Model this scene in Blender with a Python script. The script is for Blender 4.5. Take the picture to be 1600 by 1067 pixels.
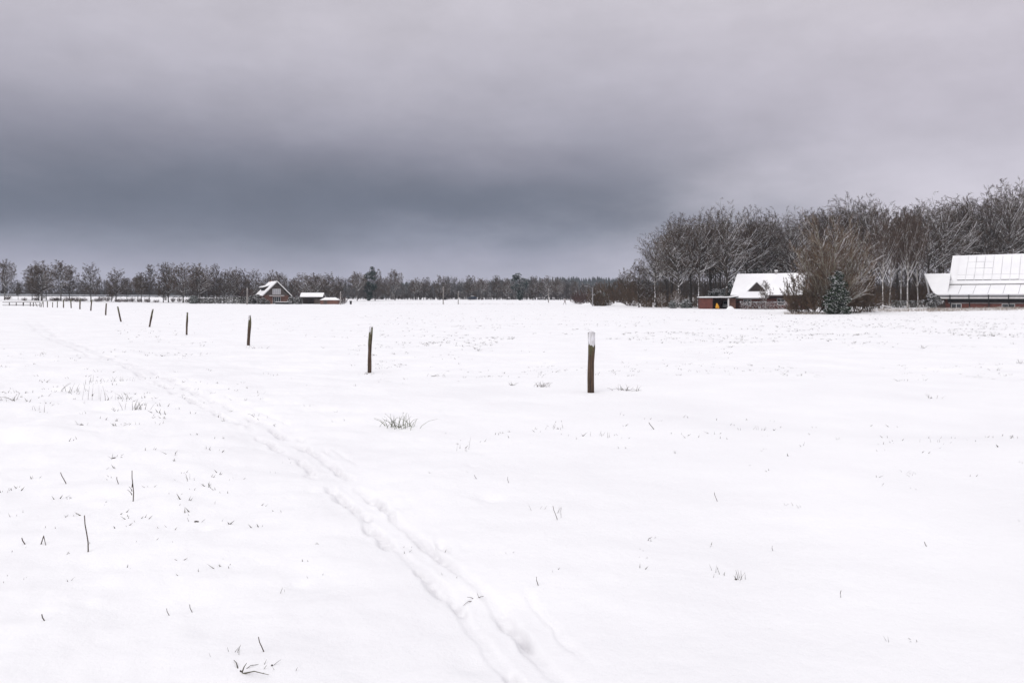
import bpy, math, random
import numpy as np
from math import radians as R, sin, cos, pi

sc = bpy.context.scene
for o in list(bpy.data.objects):
    bpy.data.objects.remove(o)
C = sc.collection

# ------------------------------------------------------------------ camera
EYE = 2.0            # above the level of the field (the camera stands on a low bank)
HOR = 467.0          # picture row of eye level, in the 1600 x 1067 photograph
K = 28.0 / 24.0      # depth factor of the 28 mm lens
cam_d = bpy.data.cameras.new('camera')
cam_d.sensor_width = 36.0
cam_d.lens = 28.0
cam_d.shift_y = -(533.5 - HOR) / 1600.0
cam_d.clip_start = 0.1
cam_d.clip_end = 6000
cam = bpy.data.objects.new('camera', cam_d)
cam.location = (0, 0, EYE)
cam.rotation_euler = (R(90), 0, 0)
C.objects.link(cam)
sc.camera = cam

# ------------------------------------------------------------------ sky
def lin(rgb):
    out = []
    for c in rgb:
        c = c / 255.0
        out.append(c / 12.92 if c <= 0.04045 else ((c + 0.055) / 1.055) ** 2.4)
    return (*out, 1.0)

world = bpy.data.worlds.new('World')
sc.world = world
world.use_nodes = True
nt = world.node_tree
nt.nodes.clear()
def N(t, **kw):
    n = nt.nodes.new(t)
    for k, v in kw.items():
        setattr(n, k, v)
    return n
def math_node(op, a, b=None, clamp=False):
    n = N('ShaderNodeMath', operation=op, use_clamp=clamp)
    for i, v in enumerate((a, b)):
        if v is None:
            continue
        if isinstance(v, (int, float)):
            n.inputs[i].default_value = v
        else:
            nt.links.new(v, n.inputs[i])
    return n.outputs[0]
tc = N('ShaderNodeTexCoord')
sep = N('ShaderNodeSeparateXYZ')
nt.links.new(tc.outputs['Generated'], sep.inputs[0])
X, Y, Z = sep.outputs
# soft drifting structure of the cloud deck, stretched along the horizon
mp = N('ShaderNodeMapping')
mp.inputs['Scale'].default_value = (1.6, 1.6, 4.2)
nt.links.new(tc.outputs['Generated'], mp.inputs[0])
nz = N('ShaderNodeTexNoise')
nz.inputs['Scale'].default_value = 2.0
nz.inputs['Detail'].default_value = 6.0
nz.inputs['Roughness'].default_value = 0.56
nt.links.new(mp.outputs[0], nz.inputs['Vector'])
wob = math_node('MULTIPLY', math_node('SUBTRACT', nz.outputs['Fac'], 0.5), 0.085)
zw = math_node('ADD', Z, wob)
hyp = math_node('SQRT', math_node('ADD', math_node('MULTIPLY', X, X), math_node('ADD', math_node('MULTIPLY', Y, Y), 1e-6)))
def ramp(stops):
    n = N('ShaderNodeValToRGB')
    cr = n.color_ramp
    cr.interpolation = 'B_SPLINE'
    while len(cr.elements) < len(stops):
        cr.elements.new(0.5)
    for e, (p, c) in zip(cr.elements, stops):
        e.position = p
        e.color = lin(c)
    nt.links.new(zw, n.inputs[0])
    return n.outputs[0]
bank = ramp([(0.0, (188, 187, 204)), (0.025, (183, 183, 200)), (0.045, (168, 169, 188)), (0.066, (141, 146, 164)),
             (0.09, (112, 119, 136)), (0.12, (105, 112, 128)), (0.15, (122, 126, 141)), (0.185, (147, 147, 162)),
             (0.225, (172, 170, 183)), (0.27, (188, 185, 197)), (0.33, (200, 196, 206)), (0.42, (208, 204, 213)), (1.0, (226, 224, 229))])
pale = ramp([(0.0, (224, 221, 230)), (0.06, (221, 217, 227)), (0.12, (211, 207, 219)), (0.17, (200, 196, 208)),
             (0.23, (196, 191, 203)), (0.30, (204, 199, 209)), (0.36, (212, 207, 215)), (0.5, (215, 211, 218)), (1.0, (226, 224, 229))])
AZ0 = R(-16)
cosd = math_node('DIVIDE', math_node('ADD', math_node('MULTIPLY', X, sin(AZ0)), math_node('MULTIPLY', Y, cos(AZ0))), hyp)
mr = N('ShaderNodeMapRange', interpolation_type='SMOOTHSTEP')
nt.links.new(math_node('ADD', cosd, math_node('MULTIPLY', math_node('SUBTRACT', nz.outputs['Fac'], 0.5), 0.22)), mr.inputs[0])
mr.inputs[1].default_value = 0.72
mr.inputs[2].default_value = 0.975
mx = N('ShaderNodeMix', data_type='RGBA')
nt.links.new(mr.outputs[0], mx.inputs['Factor'])
nt.links.new(pale, mx.inputs[6])
nt.links.new(bank, mx.inputs[7])
# an overcast deck is brightest overhead
mz = N('ShaderNodeMapRange', interpolation_type='SMOOTHSTEP')
nt.links.new(Z, mz.inputs[0])
mz.inputs[1].default_value = 0.36
mz.inputs[2].default_value = 0.9
mz.inputs[3].default_value = 1.0
mz.inputs[4].default_value = 1.6
nz2 = N('ShaderNodeTexNoise')
nz2.inputs['Scale'].default_value = 9.0; nz2.inputs['Detail'].default_value = 7.0; nz2.inputs['Roughness'].default_value = 0.6
mp2 = N('ShaderNodeMapping'); mp2.inputs['Scale'].default_value = (1.0, 1.0, 2.2)
nt.links.new(tc.outputs['Generated'], mp2.inputs[0]); nt.links.new(mp2.outputs[0], nz2.inputs['Vector'])
mot = math_node('ADD', math_node('MULTIPLY', nz2.outputs['Fac'], 0.30), 0.85)
deck0 = N('ShaderNodeVectorMath', operation='SCALE')
nt.links.new(mx.outputs[2], deck0.inputs[0]); nt.links.new(mot, deck0.inputs['Scale'])
deck = N('ShaderNodeVectorMath', operation='SCALE')
nt.links.new(deck0.outputs[0], deck.inputs[0])
nt.links.new(mz.outputs[0], deck.inputs['Scale'])
sky = N('ShaderNodeTexSky', sky_type='NISHITA')
sky.sun_disc = False
SUN_EL, SUN_ROT = R(44), R(212)
sky.sun_elevation = SUN_EL
sky.sun_rotation = SUN_ROT
sk = N('ShaderNodeVectorMath', operation='SCALE')
nt.links.new(sky.outputs[0], sk.inputs[0])
sk.inputs['Scale'].default_value = 0.05
thin = N('ShaderNodeMix', data_type='RGBA')
thin.inputs['Factor'].default_value = 0.97      # thickness of the cloud in front of the clear sky
nt.links.new(sk.outputs[0], thin.inputs[6])
nt.links.new(deck.outputs[0], thin.inputs[7])
bg = N('ShaderNodeBackground')
nt.links.new(thin.outputs[2], bg.inputs[0])
bg.inputs[1].default_value = 1.0
wo = N('ShaderNodeOutputWorld')
nt.links.new(bg.outputs[0], wo.inputs[0])

# ------------------------------------------------------------------ sun behind the cloud
sun_d = bpy.data.lights.new('sun', 'SUN')
sun_d.energy = 1.12
sun_d.angle = R(35)
sun_d.color = (1.0, 0.97, 0.95)
sun = bpy.data.objects.new('sun', sun_d)
sun.rotation_euler = (R(90) - SUN_EL, 0, R(180) - SUN_ROT)
C.objects.link(sun)

sc.view_settings.view_transform = 'Standard'
sc.view_settings.look = 'None'
sc.view_settings.exposure = 0.0
sc.view_settings.gamma = 1.0
sc.view_settings.use_curve_mapping = False
sc.cycles.use_denoising = True
sc.cycles.max_bounces = 6
sc.cycles.diffuse_bounces = 3
sc.cycles.volume_bounces = 0
sc.cycles.use_adaptive_sampling = True

# ------------------------------------------------------------------ helpers
def W(px, py, d):
    """point of the place seen at picture position px, py at lateral scale d/1067 m per pixel; depth is K*d metres"""
    return np.array([(px - 800) / 1067 * d, K * d, EYE - (py - HOR) / 1067 * d])

class MB:
    """collects vertices and faces of one mesh"""
    def __init__(self):
        self.v = []; self.f = []; self.n = 0; self.m = []
    def add(self, v, f, mat=0):
        v = np.asarray(v, float).reshape(-1, 3)
        f = np.asarray(f, int)
        self.v.append(v); self.f.append(f + self.n); self.m.append(np.full(len(f), mat)); self.n += len(v)
        return self
    def mesh(self, name, mats, smooth=False):
        me = bpy.data.meshes.new(name)
        V = np.concatenate(self.v)
        me.vertices.add(len(V))
        me.vertices.foreach_set('co', V.ravel())
        loops = np.concatenate([f.ravel() for f in self.f])
        tot = np.concatenate([np.full(len(f), f.shape[1]) for f in self.f])
        st = np.concatenate([[0], np.cumsum(tot)[:-1]])
        me.loops.add(len(loops))
        me.loops.foreach_set('vertex_index', loops.astype(np.int32))
        me.polygons.add(len(tot))
        me.polygons.foreach_set('loop_start', st.astype(np.int32))
        me.polygons.foreach_set('material_index', np.concatenate(self.m).astype(np.int32))
        me.polygons.foreach_set('use_smooth', np.full(len(tot), bool(smooth)))
        me.update(calc_edges=True)
        for m in (mats if isinstance(mats, (list, tuple)) else [mats]):
            me.materials.append(m)
        return me
    # simple solids
    def box(self, x0, x1, y0, y1, z0, z1, mat=0):
        v = [(x, y, z) for z in (z0, z1) for y in (y0, y1) for x in (x0, x1)]
        return self.add(v, [(0, 2, 3, 1), (4, 5, 7, 6), (0, 1, 5, 4), (2, 6, 7, 3), (0, 4, 6, 2), (1, 3, 7, 5)], mat)
    def slab(self, quad, t, mat=0):
        """a quad thickened along its normal (upwards)"""
        q = np.array(quad, float)
        n = np.cross(q[1] - q[0], q[3] - q[0]); n /= np.linalg.norm(n)
        if n[2] < 0: n = -n
        v = np.concatenate([q, q + n * t])
        return self.add(v, [(3, 2, 1, 0), (4, 5, 6, 7), (0, 1, 5, 4), (1, 2, 6, 5), (2, 3, 7, 6), (3, 0, 4, 7)], mat)
    def prism(self, poly, y0, y1, mat=0):
        """polygon in x,z extruded along y"""
        n = len(poly)
        a = [(x, y0, z) for x, z in poly] + [(x, y1, z) for x, z in poly]
        for i in range(n):
            j = (i + 1) % n
            self.add([a[i], a[j], a[j + n], a[i + n]], [(0, 1, 2, 3)], mat)
        for k in range(1, n - 1):
            self.add([a[0], a[k], a[k + 1]], [(0, 1, 2)], mat)
            self.add([a[n], a[n + k + 1], a[n + k]], [(0, 1, 2)], mat)
        return self
    def tubes(self, P, Rr, s, mat=0, cap=False):
        P = np.asarray(P, float); Rr = np.asarray(Rr, float)
        n, k, _ = P.shape
        T = np.gradient(P, axis=1)
        T /= np.linalg.norm(T, axis=2, keepdims=True) + 1e-9
        ref = np.where(np.abs(T[:, :1, 2:3]) > 0.9, np.array([1.0, 0, 0]), np.array([0, 0, 1.0]))
        A = np.cross(T, ref); A /= np.linalg.norm(A, axis=2, keepdims=True) + 1e-9
        B = np.cross(T, A)
        ph = np.arange(s) * 2 * pi / s
        V = P[:, :, None] + Rr[:, :, None, None] * (np.cos(ph)[None, None, :, None] * A[:, :, None] + np.sin(ph)[None, None, :, None] * B[:, :, None])
        i = np.arange(n)[:, None, None] * k * s; j = np.arange(k - 1)[None, :, None] * s; q = np.arange(s)[None, None, :]
        a = i + j + q; b = i + j + (q + 1) % s
        F = np.stack([b, a, a + s, b + s], -1).reshape(-1, 4)
        self.add(V.reshape(-1, 3), F, mat)
        if cap:
            for e in range(n):
                top = V[e, -1]
                c = top.mean(0)
                self.add(np.concatenate([top, c[None]]), [((q + 1) % s, q, s) for q in range(s)], mat)
        return self
    def cones(self, A, B, r, mat=0):
        """thin three-sided tapering twigs from A to B"""
        T = B - A
        L = np.linalg.norm(T, axis=1, keepdims=True) + 1e-9
        T = T / L
        ref = np.where(np.abs(T[:, 2:3]) > 0.9, np.array([1.0, 0, 0]), np.array([0, 0, 1.0]))
        U = np.cross(T, ref); U /= np.linalg.norm(U, axis=1, keepdims=True) + 1e-9
        Vv = np.cross(T, U)
        ring = [A + r[:, None] * (cos(t) * U + sin(t) * Vv) for t in (0.5, 0.5 + 2 * pi / 3, 0.5 + 4 * pi / 3)]
        V = np.stack(ring + [B], 1).reshape(-1, 3)
        b = np.arange(len(A))[:, None] * 4
        F = np.concatenate([b + np.array([[1, 0, 3]]), b + np.array([[2, 1, 3]]), b + np.array([[0, 2, 3]])])
        return self.add(V, F, mat)

def obj(name, me, parent=None, loc=None, rz=None):
    o = bpy.data.objects.new(name, me)
    C.objects.link(o)
    if parent is not None: o.parent = parent
    if loc is not None: o.location = loc
    if rz is not None: o.rotation_euler = (0, 0, rz)
    return o
def tag(o, label=None, cat=None, group=None, kind=None):
    if label: o['label'] = label
    if cat: o['category'] = cat
    if group: o['group'] = group
    if kind: o['kind'] = kind
    return o
def thing(name, label, cat, loc, rz=0.0, group=None):
    return tag(obj(name, None, None, [float(c) for c in loc], rz), label, cat, group)
def part(name, mb, mats, parent, smooth=False):
    return obj(name, mb.mesh(name, mats, smooth), parent)

# ------------------------------------------------------------------ materials
def new_mat(name):
    m = bpy.data.materials.new(name)
    m.use_nodes = True
    return m, m.node_tree, m.node_tree.nodes['Principled BSDF']
SNOW = (0.82, 0.82, 0.84, 1)
def plain(name, c1, c2=None, scale=3.0, rough=0.8, snow=0.0, stretch=(1, 1, 1), detail=4, metal=0.0, snow_dir=(-0.35, -0.25, 0.9), snow_scale=3.0, bump=0.0):
    """two-tone procedural material; with snow > 0 the faces turned to the sky (and a little to the wind) carry snow"""
    m, t, b = new_mat(name)
    b.inputs['Roughness'].default_value = rough
    b.inputs['Metallic'].default_value = metal
    b.inputs['Specular IOR Level'].default_value = 0.25
    c2 = c2 or tuple(x * 0.7 for x in c1)
    tcn = t.nodes.new('ShaderNodeTexCoord')
    mpn = t.nodes.new('ShaderNodeMapping'); mpn.inputs['Scale'].default_value = stretch
    t.links.new(tcn.outputs['Object'], mpn.inputs[0])
    n = t.nodes.new('ShaderNodeTexNoise'); n.inputs['Scale'].default_value = scale; n.inputs['Detail'].default_value = detail
    t.links.new(mpn.outputs[0], n.inputs['Vector'])
    r = t.nodes.new('ShaderNodeValToRGB')
    r.color_ramp.elements[0].position = 0.35; r.color_ramp.elements[0].color = (*c2, 1)
    r.color_ramp.elements[1].position = 0.65; r.color_ramp.elements[1].color = (*c1, 1)
    t.links.new(n.outputs['Fac'], r.inputs[0])
    out = r.outputs[0]
    if bump:
        bm_ = t.nodes.new('ShaderNodeBump'); bm_.inputs['Strength'].default_value = bump; bm_.inputs['Distance'].default_value = 0.02
        t.links.new(n.outputs['Fac'], bm_.inputs['Height']); t.links.new(bm_.outputs[0], b.inputs['Normal'])
    if snow > 0:
        g = t.nodes.new('ShaderNodeNewGeometry')
        d = t.nodes.new('ShaderNodeVectorMath'); d.operation = 'DOT_PRODUCT'
        v = np.array(snow_dir, float); v /= np.linalg.norm(v)
        d.inputs[1].default_value = v
        t.links.new(g.outputs['True Normal'], d.inputs[0])
        n2 = t.nodes.new('ShaderNodeTexNoise'); n2.inputs['Scale'].default_value = snow_scale; n2.inputs['Detail'].default_value = 3
        t.links.new(tcn.outputs['Object'], n2.inputs['Vector'])
        a = t.nodes.new('ShaderNodeMath'); a.operation = 'MULTIPLY_ADD'
        t.links.new(n2.outputs['Fac'], a.inputs[0]); a.inputs[1].default_value = 1.3; t.links.new(d.outputs['Value'], a.inputs[2])
        mrn = t.nodes.new('ShaderNodeMapRange')
        t.links.new(a.outputs[0], mrn.inputs[0])
        th = 1.75 - snow
        mrn.inputs[1].default_value = th - 0.08; mrn.inputs[2].default_value = th + 0.08
        mixn = t.nodes.new('ShaderNodeMix'); mixn.data_type = 'RGBA'
        t.links.new(mrn.outputs[0], mixn.inputs['Factor'])
        t.links.new(out, mixn.inputs[6]); mixn.inputs[7].default_value = SNOW
        out = mixn.outputs[2]
    t.links.new(out, b.inputs['Base Color'])
    return m

M = {}
M['beech'] = plain('beech_bark', (0.090, 0.078, 0.064), (0.034, 0.030, 0.026), 6, snow=0.62)
M['beech_twig'] = plain('beech_twig_bark', (0.098, 0.064, 0.041), (0.050, 0.034, 0.024), 1.2, snow=0.15, snow_scale=0.5)
M['deep'] = plain('shaded_bark', (0.050, 0.044, 0.040), (0.024, 0.021, 0.019), 4, snow=0.12)  # gloom inside the wood painted in as darker bark with less snow
M['deep_twig'] = plain('shaded_twig', (0.062, 0.042, 0.029), (0.032, 0.023, 0.017), 1.2, snow=0.06, snow_scale=0.5)  # twigs darkened likewise to paint in the shade between trees
M['oak'] = plain('oak_bark', (0.060, 0.053, 0.046), (0.024, 0.021, 0.018), 6, snow=0.45)
M['oak_twig'] = plain('oak_twig_bark', (0.080, 0.054, 0.035), (0.040, 0.028, 0.020), 1.2, snow=0.14, snow_scale=0.5)
M['birch'] = plain('birch_bark', (0.50, 0.48, 0.45), (0.12, 0.105, 0.09), 2.2, stretch=(1, 1, 0.5), snow=0.62)
M['birch_twig'] = plain('birch_twig_bark', (0.092, 0.062, 0.045), (0.050, 0.034, 0.026), 1.0, snow=0.20, snow_scale=0.8)
M['hazel'] = plain('hazel_bark', (0.40, 0.38, 0.31), (0.22, 0.21, 0.16), 3, snow=0.6)
M['hazel_twig'] = plain('hazel_twig_bark', (0.155, 0.100, 0.063), (0.075, 0.050, 0.034), 0.8, snow=0.18, snow_scale=0.7)
M['thicket'] = plain('thicket_twig', (0.125, 0.084, 0.054), (0.060, 0.042, 0.028), 0.6, snow=0.14, snow_scale=0.8)
M['red_thicket'] = plain('red_thicket_twig', (0.10, 0.052, 0.044), (0.055, 0.034, 0.030), 0.6, snow=0.26, snow_scale=0.8)
M['far_twig'] = plain('far_wood_twig', (0.062, 0.052, 0.047), (0.032, 0.028, 0.027), 0.2, snow=0.20, snow_scale=0.25)
M['holly'] = plain('holly_leaf', (0.026, 0.048, 0.020), (0.010, 0.020, 0.009), 2, rough=0.7, snow=0.24, snow_scale=2.2)
M['rhodo'] = plain('rhododendron_leaf', (0.035, 0.058, 0.035), (0.016, 0.030, 0.020), 2, rough=0.5, snow=0.4, snow_scale=1.2)
M['pine'] = plain('pine_needle', (0.022, 0.046, 0.038), (0.010, 0.022, 0.020), 1, rough=0.6, snow=0.18, snow_scale=0.7)
M['hedge'] = plain('hedge_leaf', (0.105, 0.060, 0.045), (0.045, 0.028, 0.022), 3, snow=0.58, snow_scale=2.5)
M['garden'] = plain('garden_shrub_leaf', (0.055, 0.052, 0.038), (0.022, 0.022, 0.017), 2, snow=0.34, snow_scale=1.5)
M['spruce_hill'] = plain('hillside_spruce', (0.030, 0.045, 0.040), (0.018, 0.028, 0.028), 0.05, snow=0.1)
M['brick'] = plain('red_brick', (0.17, 0.058, 0.044), (0.10, 0.038, 0.032), 1.5, stretch=(1, 1, 3), detail=8)
M['brick_brown'] = plain('brown_brick', (0.19, 0.095, 0.07), (0.12, 0.062, 0.048), 1.5, stretch=(1, 1, 3), detail=8)
M['clad'] = plain('brown_cladding', (0.105, 0.085, 0.075), (0.065, 0.052, 0.046), 4, stretch=(6, 6, 0.4))
M['dark_clad'] = plain('dark_brown_boards', (0.055, 0.040, 0.034), (0.030, 0.022, 0.020), 4, stretch=(6, 6, 0.4))
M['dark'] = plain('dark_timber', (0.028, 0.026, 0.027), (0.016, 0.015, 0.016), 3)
M['white_paint'] = plain('white_paint', (0.72, 0.71, 0.70), (0.62, 0.61, 0.60), 2, rough=0.5)
M['grey_paint'] = plain('grey_paint', (0.36, 0.36, 0.37), (0.28, 0.28, 0.29), 2, rough=0.6)
M['concrete'] = plain('concrete', (0.36, 0.35, 0.34), (0.26, 0.25, 0.25), 4)
M['steel'] = plain('galvanised_steel', (0.33, 0.34, 0.36), (0.24, 0.25, 0.27), 2, rough=0.5, metal=0.3)
M['pole'] = plain('grey_pole_wood', (0.30, 0.28, 0.26), (0.20, 0.185, 0.17), 3, stretch=(3, 3, 0.3), snow=0.55)
M['tile'] = plain('dark_roof_tile', (0.075, 0.055, 0.05), (0.045, 0.035, 0.032), 3, snow=0.0)
M['panel'] = plain('solar_panel_glass', (0.030, 0.032, 0.042), (0.02, 0.022, 0.03), 1, rough=0.25)
M['leafdark'] = plain('grass_blade', (0.11, 0.10, 0.065), (0.045, 0.042, 0.03), 8)
M['green_blade'] = plain('green_grass_blade', (0.15, 0.17, 0.085), (0.06, 0.07, 0.04), 8)
M['stalk'] = plain('dry_stalk', (0.13, 0.10, 0.08), (0.05, 0.04, 0.034), 10)
M['straw'] = plain('straw_grass', (0.30, 0.24, 0.17), (0.15, 0.11, 0.08), 2, snow=0.45, snow_scale=2)
M['soil'] = plain('bare_soil', (0.07, 0.055, 0.045), (0.035, 0.028, 0.024), 6)
M['yellow'] = plain('yellow_tarpaulin', (0.72, 0.36, 0.03), (0.6, 0.26, 0.02), 3, rough=0.5)
M['car_pale'] = plain('pale_grey_paint', (0.42, 0.43, 0.42), (0.36, 0.37, 0.36), 1, rough=0.3)
M['car_blue'] = plain('dark_blue_paint', (0.02, 0.035, 0.06), (0.015, 0.025, 0.045), 1, rough=0.3)
M['tyre'] = plain('tyre_rubber', (0.02, 0.02, 0.02), None, 4, rough=0.9)
M['skin'] = plain('skin', (0.55, 0.36, 0.28), (0.5, 0.32, 0.25), 8, rough=0.6)
M['coat'] = plain('pale_coat', (0.42, 0.40, 0.42), (0.34, 0.32, 0.34), 6)
M['trousers'] = plain('dark_trousers', (0.05, 0.045, 0.05), None, 6)
M['hair'] = plain('dark_hair', (0.04, 0.03, 0.025), None, 6)
m, t, b = new_mat('window_glass')
b.inputs['Base Color'].default_value = (0.03, 0.035, 0.04, 1); b.inputs['Roughness'].default_value = 0.06
M['glass'] = m
m, t, b = new_mat('curtained_glass')
b.inputs['Base Color'].default_value = (0.40, 0.40, 0.42, 1); b.inputs['Roughness'].default_value = 0.15
M['curtain'] = m

def snow_mat(name, bump=0.25, ground=False):
    m, t, b = new_mat(name)
    b.inputs['Roughness'].default_value = 0.75
    b.inputs['Specular IOR Level'].default_value = 0.15
    tcn = t.nodes.new('ShaderNodeTexCoord')
    n = t.nodes.new('ShaderNodeTexNoise'); n.inputs['Scale'].default_value = 11.0; n.inputs['Detail'].default_value = 10; n.inputs['Roughness'].default_value = 0.7
    t.links.new(tcn.outputs['Object'], n.inputs['Vector'])
    bm_ = t.nodes.new('ShaderNodeBump'); bm_.inputs['Strength'].default_value = bump; bm_.inputs['Distance'].default_value = 0.02
    t.links.new(n.outputs['Fac'], bm_.inputs['Height'])
    t.links.new(bm_.outputs[0], b.inputs['Normal'])
    n2 = t.nodes.new('ShaderNodeTexNoise'); n2.inputs['Scale'].default_value = 0.55; n2.inputs['Detail'].default_value = 6
    t.links.new(tcn.outputs['Object'], n2.inputs['Vector'])
    r = t.nodes.new('ShaderNodeValToRGB')
    r.color_ramp.elements[0].position = 0.3; r.color_ramp.elements[0].color = (0.832, 0.836, 0.840, 1)
    r.color_ramp.elements[1].position = 0.65; r.color_ramp.elements[1].color = (0.882, 0.888, 0.886, 1)
    t.links.new(n2.outputs['Fac'], r.inputs[0])
    out = r.outputs[0]
    if ground:      # trodden snow: thin over grass, with rut shade painted into its grey
        at = t.nodes.new('ShaderNodeAttribute'); at.attribute_name = 'tread_shade'
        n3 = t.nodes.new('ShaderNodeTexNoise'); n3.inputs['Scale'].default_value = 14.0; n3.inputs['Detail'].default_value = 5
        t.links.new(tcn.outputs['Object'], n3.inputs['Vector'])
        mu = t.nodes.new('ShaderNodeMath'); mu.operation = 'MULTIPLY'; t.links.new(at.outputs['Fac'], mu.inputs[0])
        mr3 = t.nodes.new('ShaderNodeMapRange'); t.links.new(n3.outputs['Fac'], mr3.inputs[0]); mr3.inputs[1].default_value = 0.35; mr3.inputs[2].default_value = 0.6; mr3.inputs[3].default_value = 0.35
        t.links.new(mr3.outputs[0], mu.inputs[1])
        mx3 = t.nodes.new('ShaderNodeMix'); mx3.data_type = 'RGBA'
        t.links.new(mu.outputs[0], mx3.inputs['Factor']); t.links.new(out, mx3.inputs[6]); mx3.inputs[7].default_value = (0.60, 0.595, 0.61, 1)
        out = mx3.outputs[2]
    t.links.new(out, b.inputs['Base Color'])
    return m
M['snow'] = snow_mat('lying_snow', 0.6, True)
M['roof_snow'] = snow_mat('roof_snow', 0.15)

# wooden post: weathered grain, green algae and rime on its windward side
def post_mat():
    m, t, b = new_mat('weathered_post_wood')
    b.inputs['Roughness'].default_value = 0.85
    tcn = t.nodes.new('ShaderNodeTexCoord')
    mpn = t.nodes.new('ShaderNodeMapping'); mpn.inputs['Scale'].default_value = (22, 22, 1.6)
    t.links.new(tcn.outputs['Object'], mpn.inputs[0])
    n = t.nodes.new('ShaderNodeTexNoise'); n.inputs['Scale'].default_value = 1.6; n.inputs['Detail'].default_value = 7
    t.links.new(mpn.outputs[0], n.inputs['Vector'])
    r = t.nodes.new('ShaderNodeValToRGB')
    r.color_ramp.elements[0].position = 0.36; r.color_ramp.elements[0].color = (0.022, 0.014, 0.010, 1)
    r.color_ramp.elements[1].position = 0.68; r.color_ramp.elements[1].color = (0.105, 0.064, 0.038, 1)
    t.links.new(n.outputs['Fac'], r.inputs[0])
    n2 = t.nodes.new('ShaderNodeTexNoise'); n2.inputs['Scale'].default_value = 7; n2.inputs['Detail'].default_value = 5
    t.links.new(tcn.outputs['Object'], n2.inputs['Vector'])
    sp = t.nodes.new('ShaderNodeSeparateXYZ'); t.links.new(tcn.outputs['Object'], sp.inputs[0])
    mr1 = t.nodes.new('ShaderNodeMapRange'); t.links.new(sp.outputs[2], mr1.inputs[0]); mr1.inputs[1].default_value = 0.4; mr1.inputs[2].default_value = 1.0
    mu = t.nodes.new('ShaderNodeMath'); mu.operation = 'MULTIPLY'
    t.links.new(n2.outputs['Fac'], mu.inputs[0]); t.links.new(mr1.outputs[0], mu.inputs[1])
    mr2 = t.nodes.new('ShaderNodeMapRange'); t.links.new(mu.outputs[0], mr2.inputs[0]); mr2.inputs[1].default_value = 0.3; mr2.inputs[2].default_value = 0.55
    mixn = t.nodes.new('ShaderNodeMix'); mixn.data_type = 'RGBA'
    t.links.new(mr2.outputs[0], mixn.inputs['Factor']); t.links.new(r.outputs[0], mixn.inputs[6]); mixn.inputs[7].default_value = (0.095, 0.10, 0.045, 1)
    t.links.new(mixn.outputs[2], b.inputs['Base Color'])
    bm_ = t.nodes.new('ShaderNodeBump'); bm_.inputs['Strength'].default_value = 0.6; bm_.inputs['Distance'].default_value = 0.01
    t.links.new(n.outputs['Fac'], bm_.inputs['Height']); t.links.new(bm_.outputs[0], b.inputs['Normal'])
    return m
M['post'] = post_mat()
M['rime'] = plain('rime_on_wood', (0.74, 0.74, 0.77), (0.50, 0.49, 0.49), 26, stretch=(1, 1, 0.35), detail=6)

# ------------------------------------------------------------------ terrain
CP = [  # picture x, picture y, d : where the ground is seen to lie
    (923, 612, 13.5), (579, 581, 19.5), (389, 541, 29), (292, 523, 38.6), (236, 514, 47.8), (165, 502.5, 66), (124, 494.7, 88), (98, 490.6, 106), (73, 487, 128),
    (1200, 612, 13.5), (1500, 606, 15), (1600, 550, 25), (1200, 545, 26), (900, 540, 29), (600, 525, 38), (1300, 510, 52), (1000, 505, 58), (700, 495, 78), (450, 495, 76), (1560, 510, 50),
    (1310, 492, 94), (1430, 487, 108), (1500, 480, 112), (1560, 478, 112), (1640, 476, 112), (1200, 483, 122), (1100, 483, 124), (1020, 480, 140), (950, 476, 165), (880, 479, 190), (1000, 483, 125), (1380, 491, 98), (1600, 492, 84), (1480, 494, 84),
    (700, 476, 195), (600, 476, 200), (430, 476.5, 198), (350, 476, 198), (250, 474, 195), (150, 473.5, 190), (60, 473, 190), (300, 480, 165), (850, 471, 235), (700, 470, 260), (800, 469, 270),
    (0, 610, 12.2), (-200, 600, 12.2), (0, 545, 24), (-250, 540, 24), (0, 505, 46), (-200, 495, 46), (0, 477, 74), (0, 477, 78), (0, 477, 82), (20, 480, 76), (20, 480, 80), (-60, 474, 76), (-120, 474, 80), (-60, 474, 84), (48, 494, 82), (60, 497, 76), (-200, 470, 120), (15, 482, 118), (50, 482, 122),
    (200, 600, 12.8), (400, 610, 12.4), (700, 640, 10.5), (1000, 700, 7.8),
    (400, 800, 5.3), (0, 800, 5.3), (800, 800, 5.2), (1200, 800, 5.3), (1600, 800, 5.4), (800, 1067, 2.95), (0, 1067, 2.95), (1600, 1067, 2.95),
    (600, 466.5, 285), (400, 463.5, 262), (200, 462.5, 256), (0, 462, 256), (-200, 462, 256), (700, 467.5, 300), (900, 468, 320), (1100, 470, 260), (1300, 472, 220), (1500, 472, 200), (1700, 472, 180),
]
CPT = []
for px, py, d in CP:
    p = W(px, py, d)
    CPT.append((math.atan2(p[0], p[1]), math.log(math.hypot(p[0], p[1])), p[2]))
for a in range(0, 360, 30):
    CPT.append((R(a), math.log(0.9), 0.36))
    if 60 <= a <= 300:
        CPT.append((R(a), math.log(8.0), 0.4)); CPT.append((R(a), math.log(30.0), 0.4)); CPT.append((R(a), math.log(120.0), 0.9))
for a in range(0, 360, 15):
    CPT.append((R(a), math.log(700.0), 3.0)); CPT.append((R(a), math.log(1600.0), 3.0))
CPT = np.array(CPT)

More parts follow.
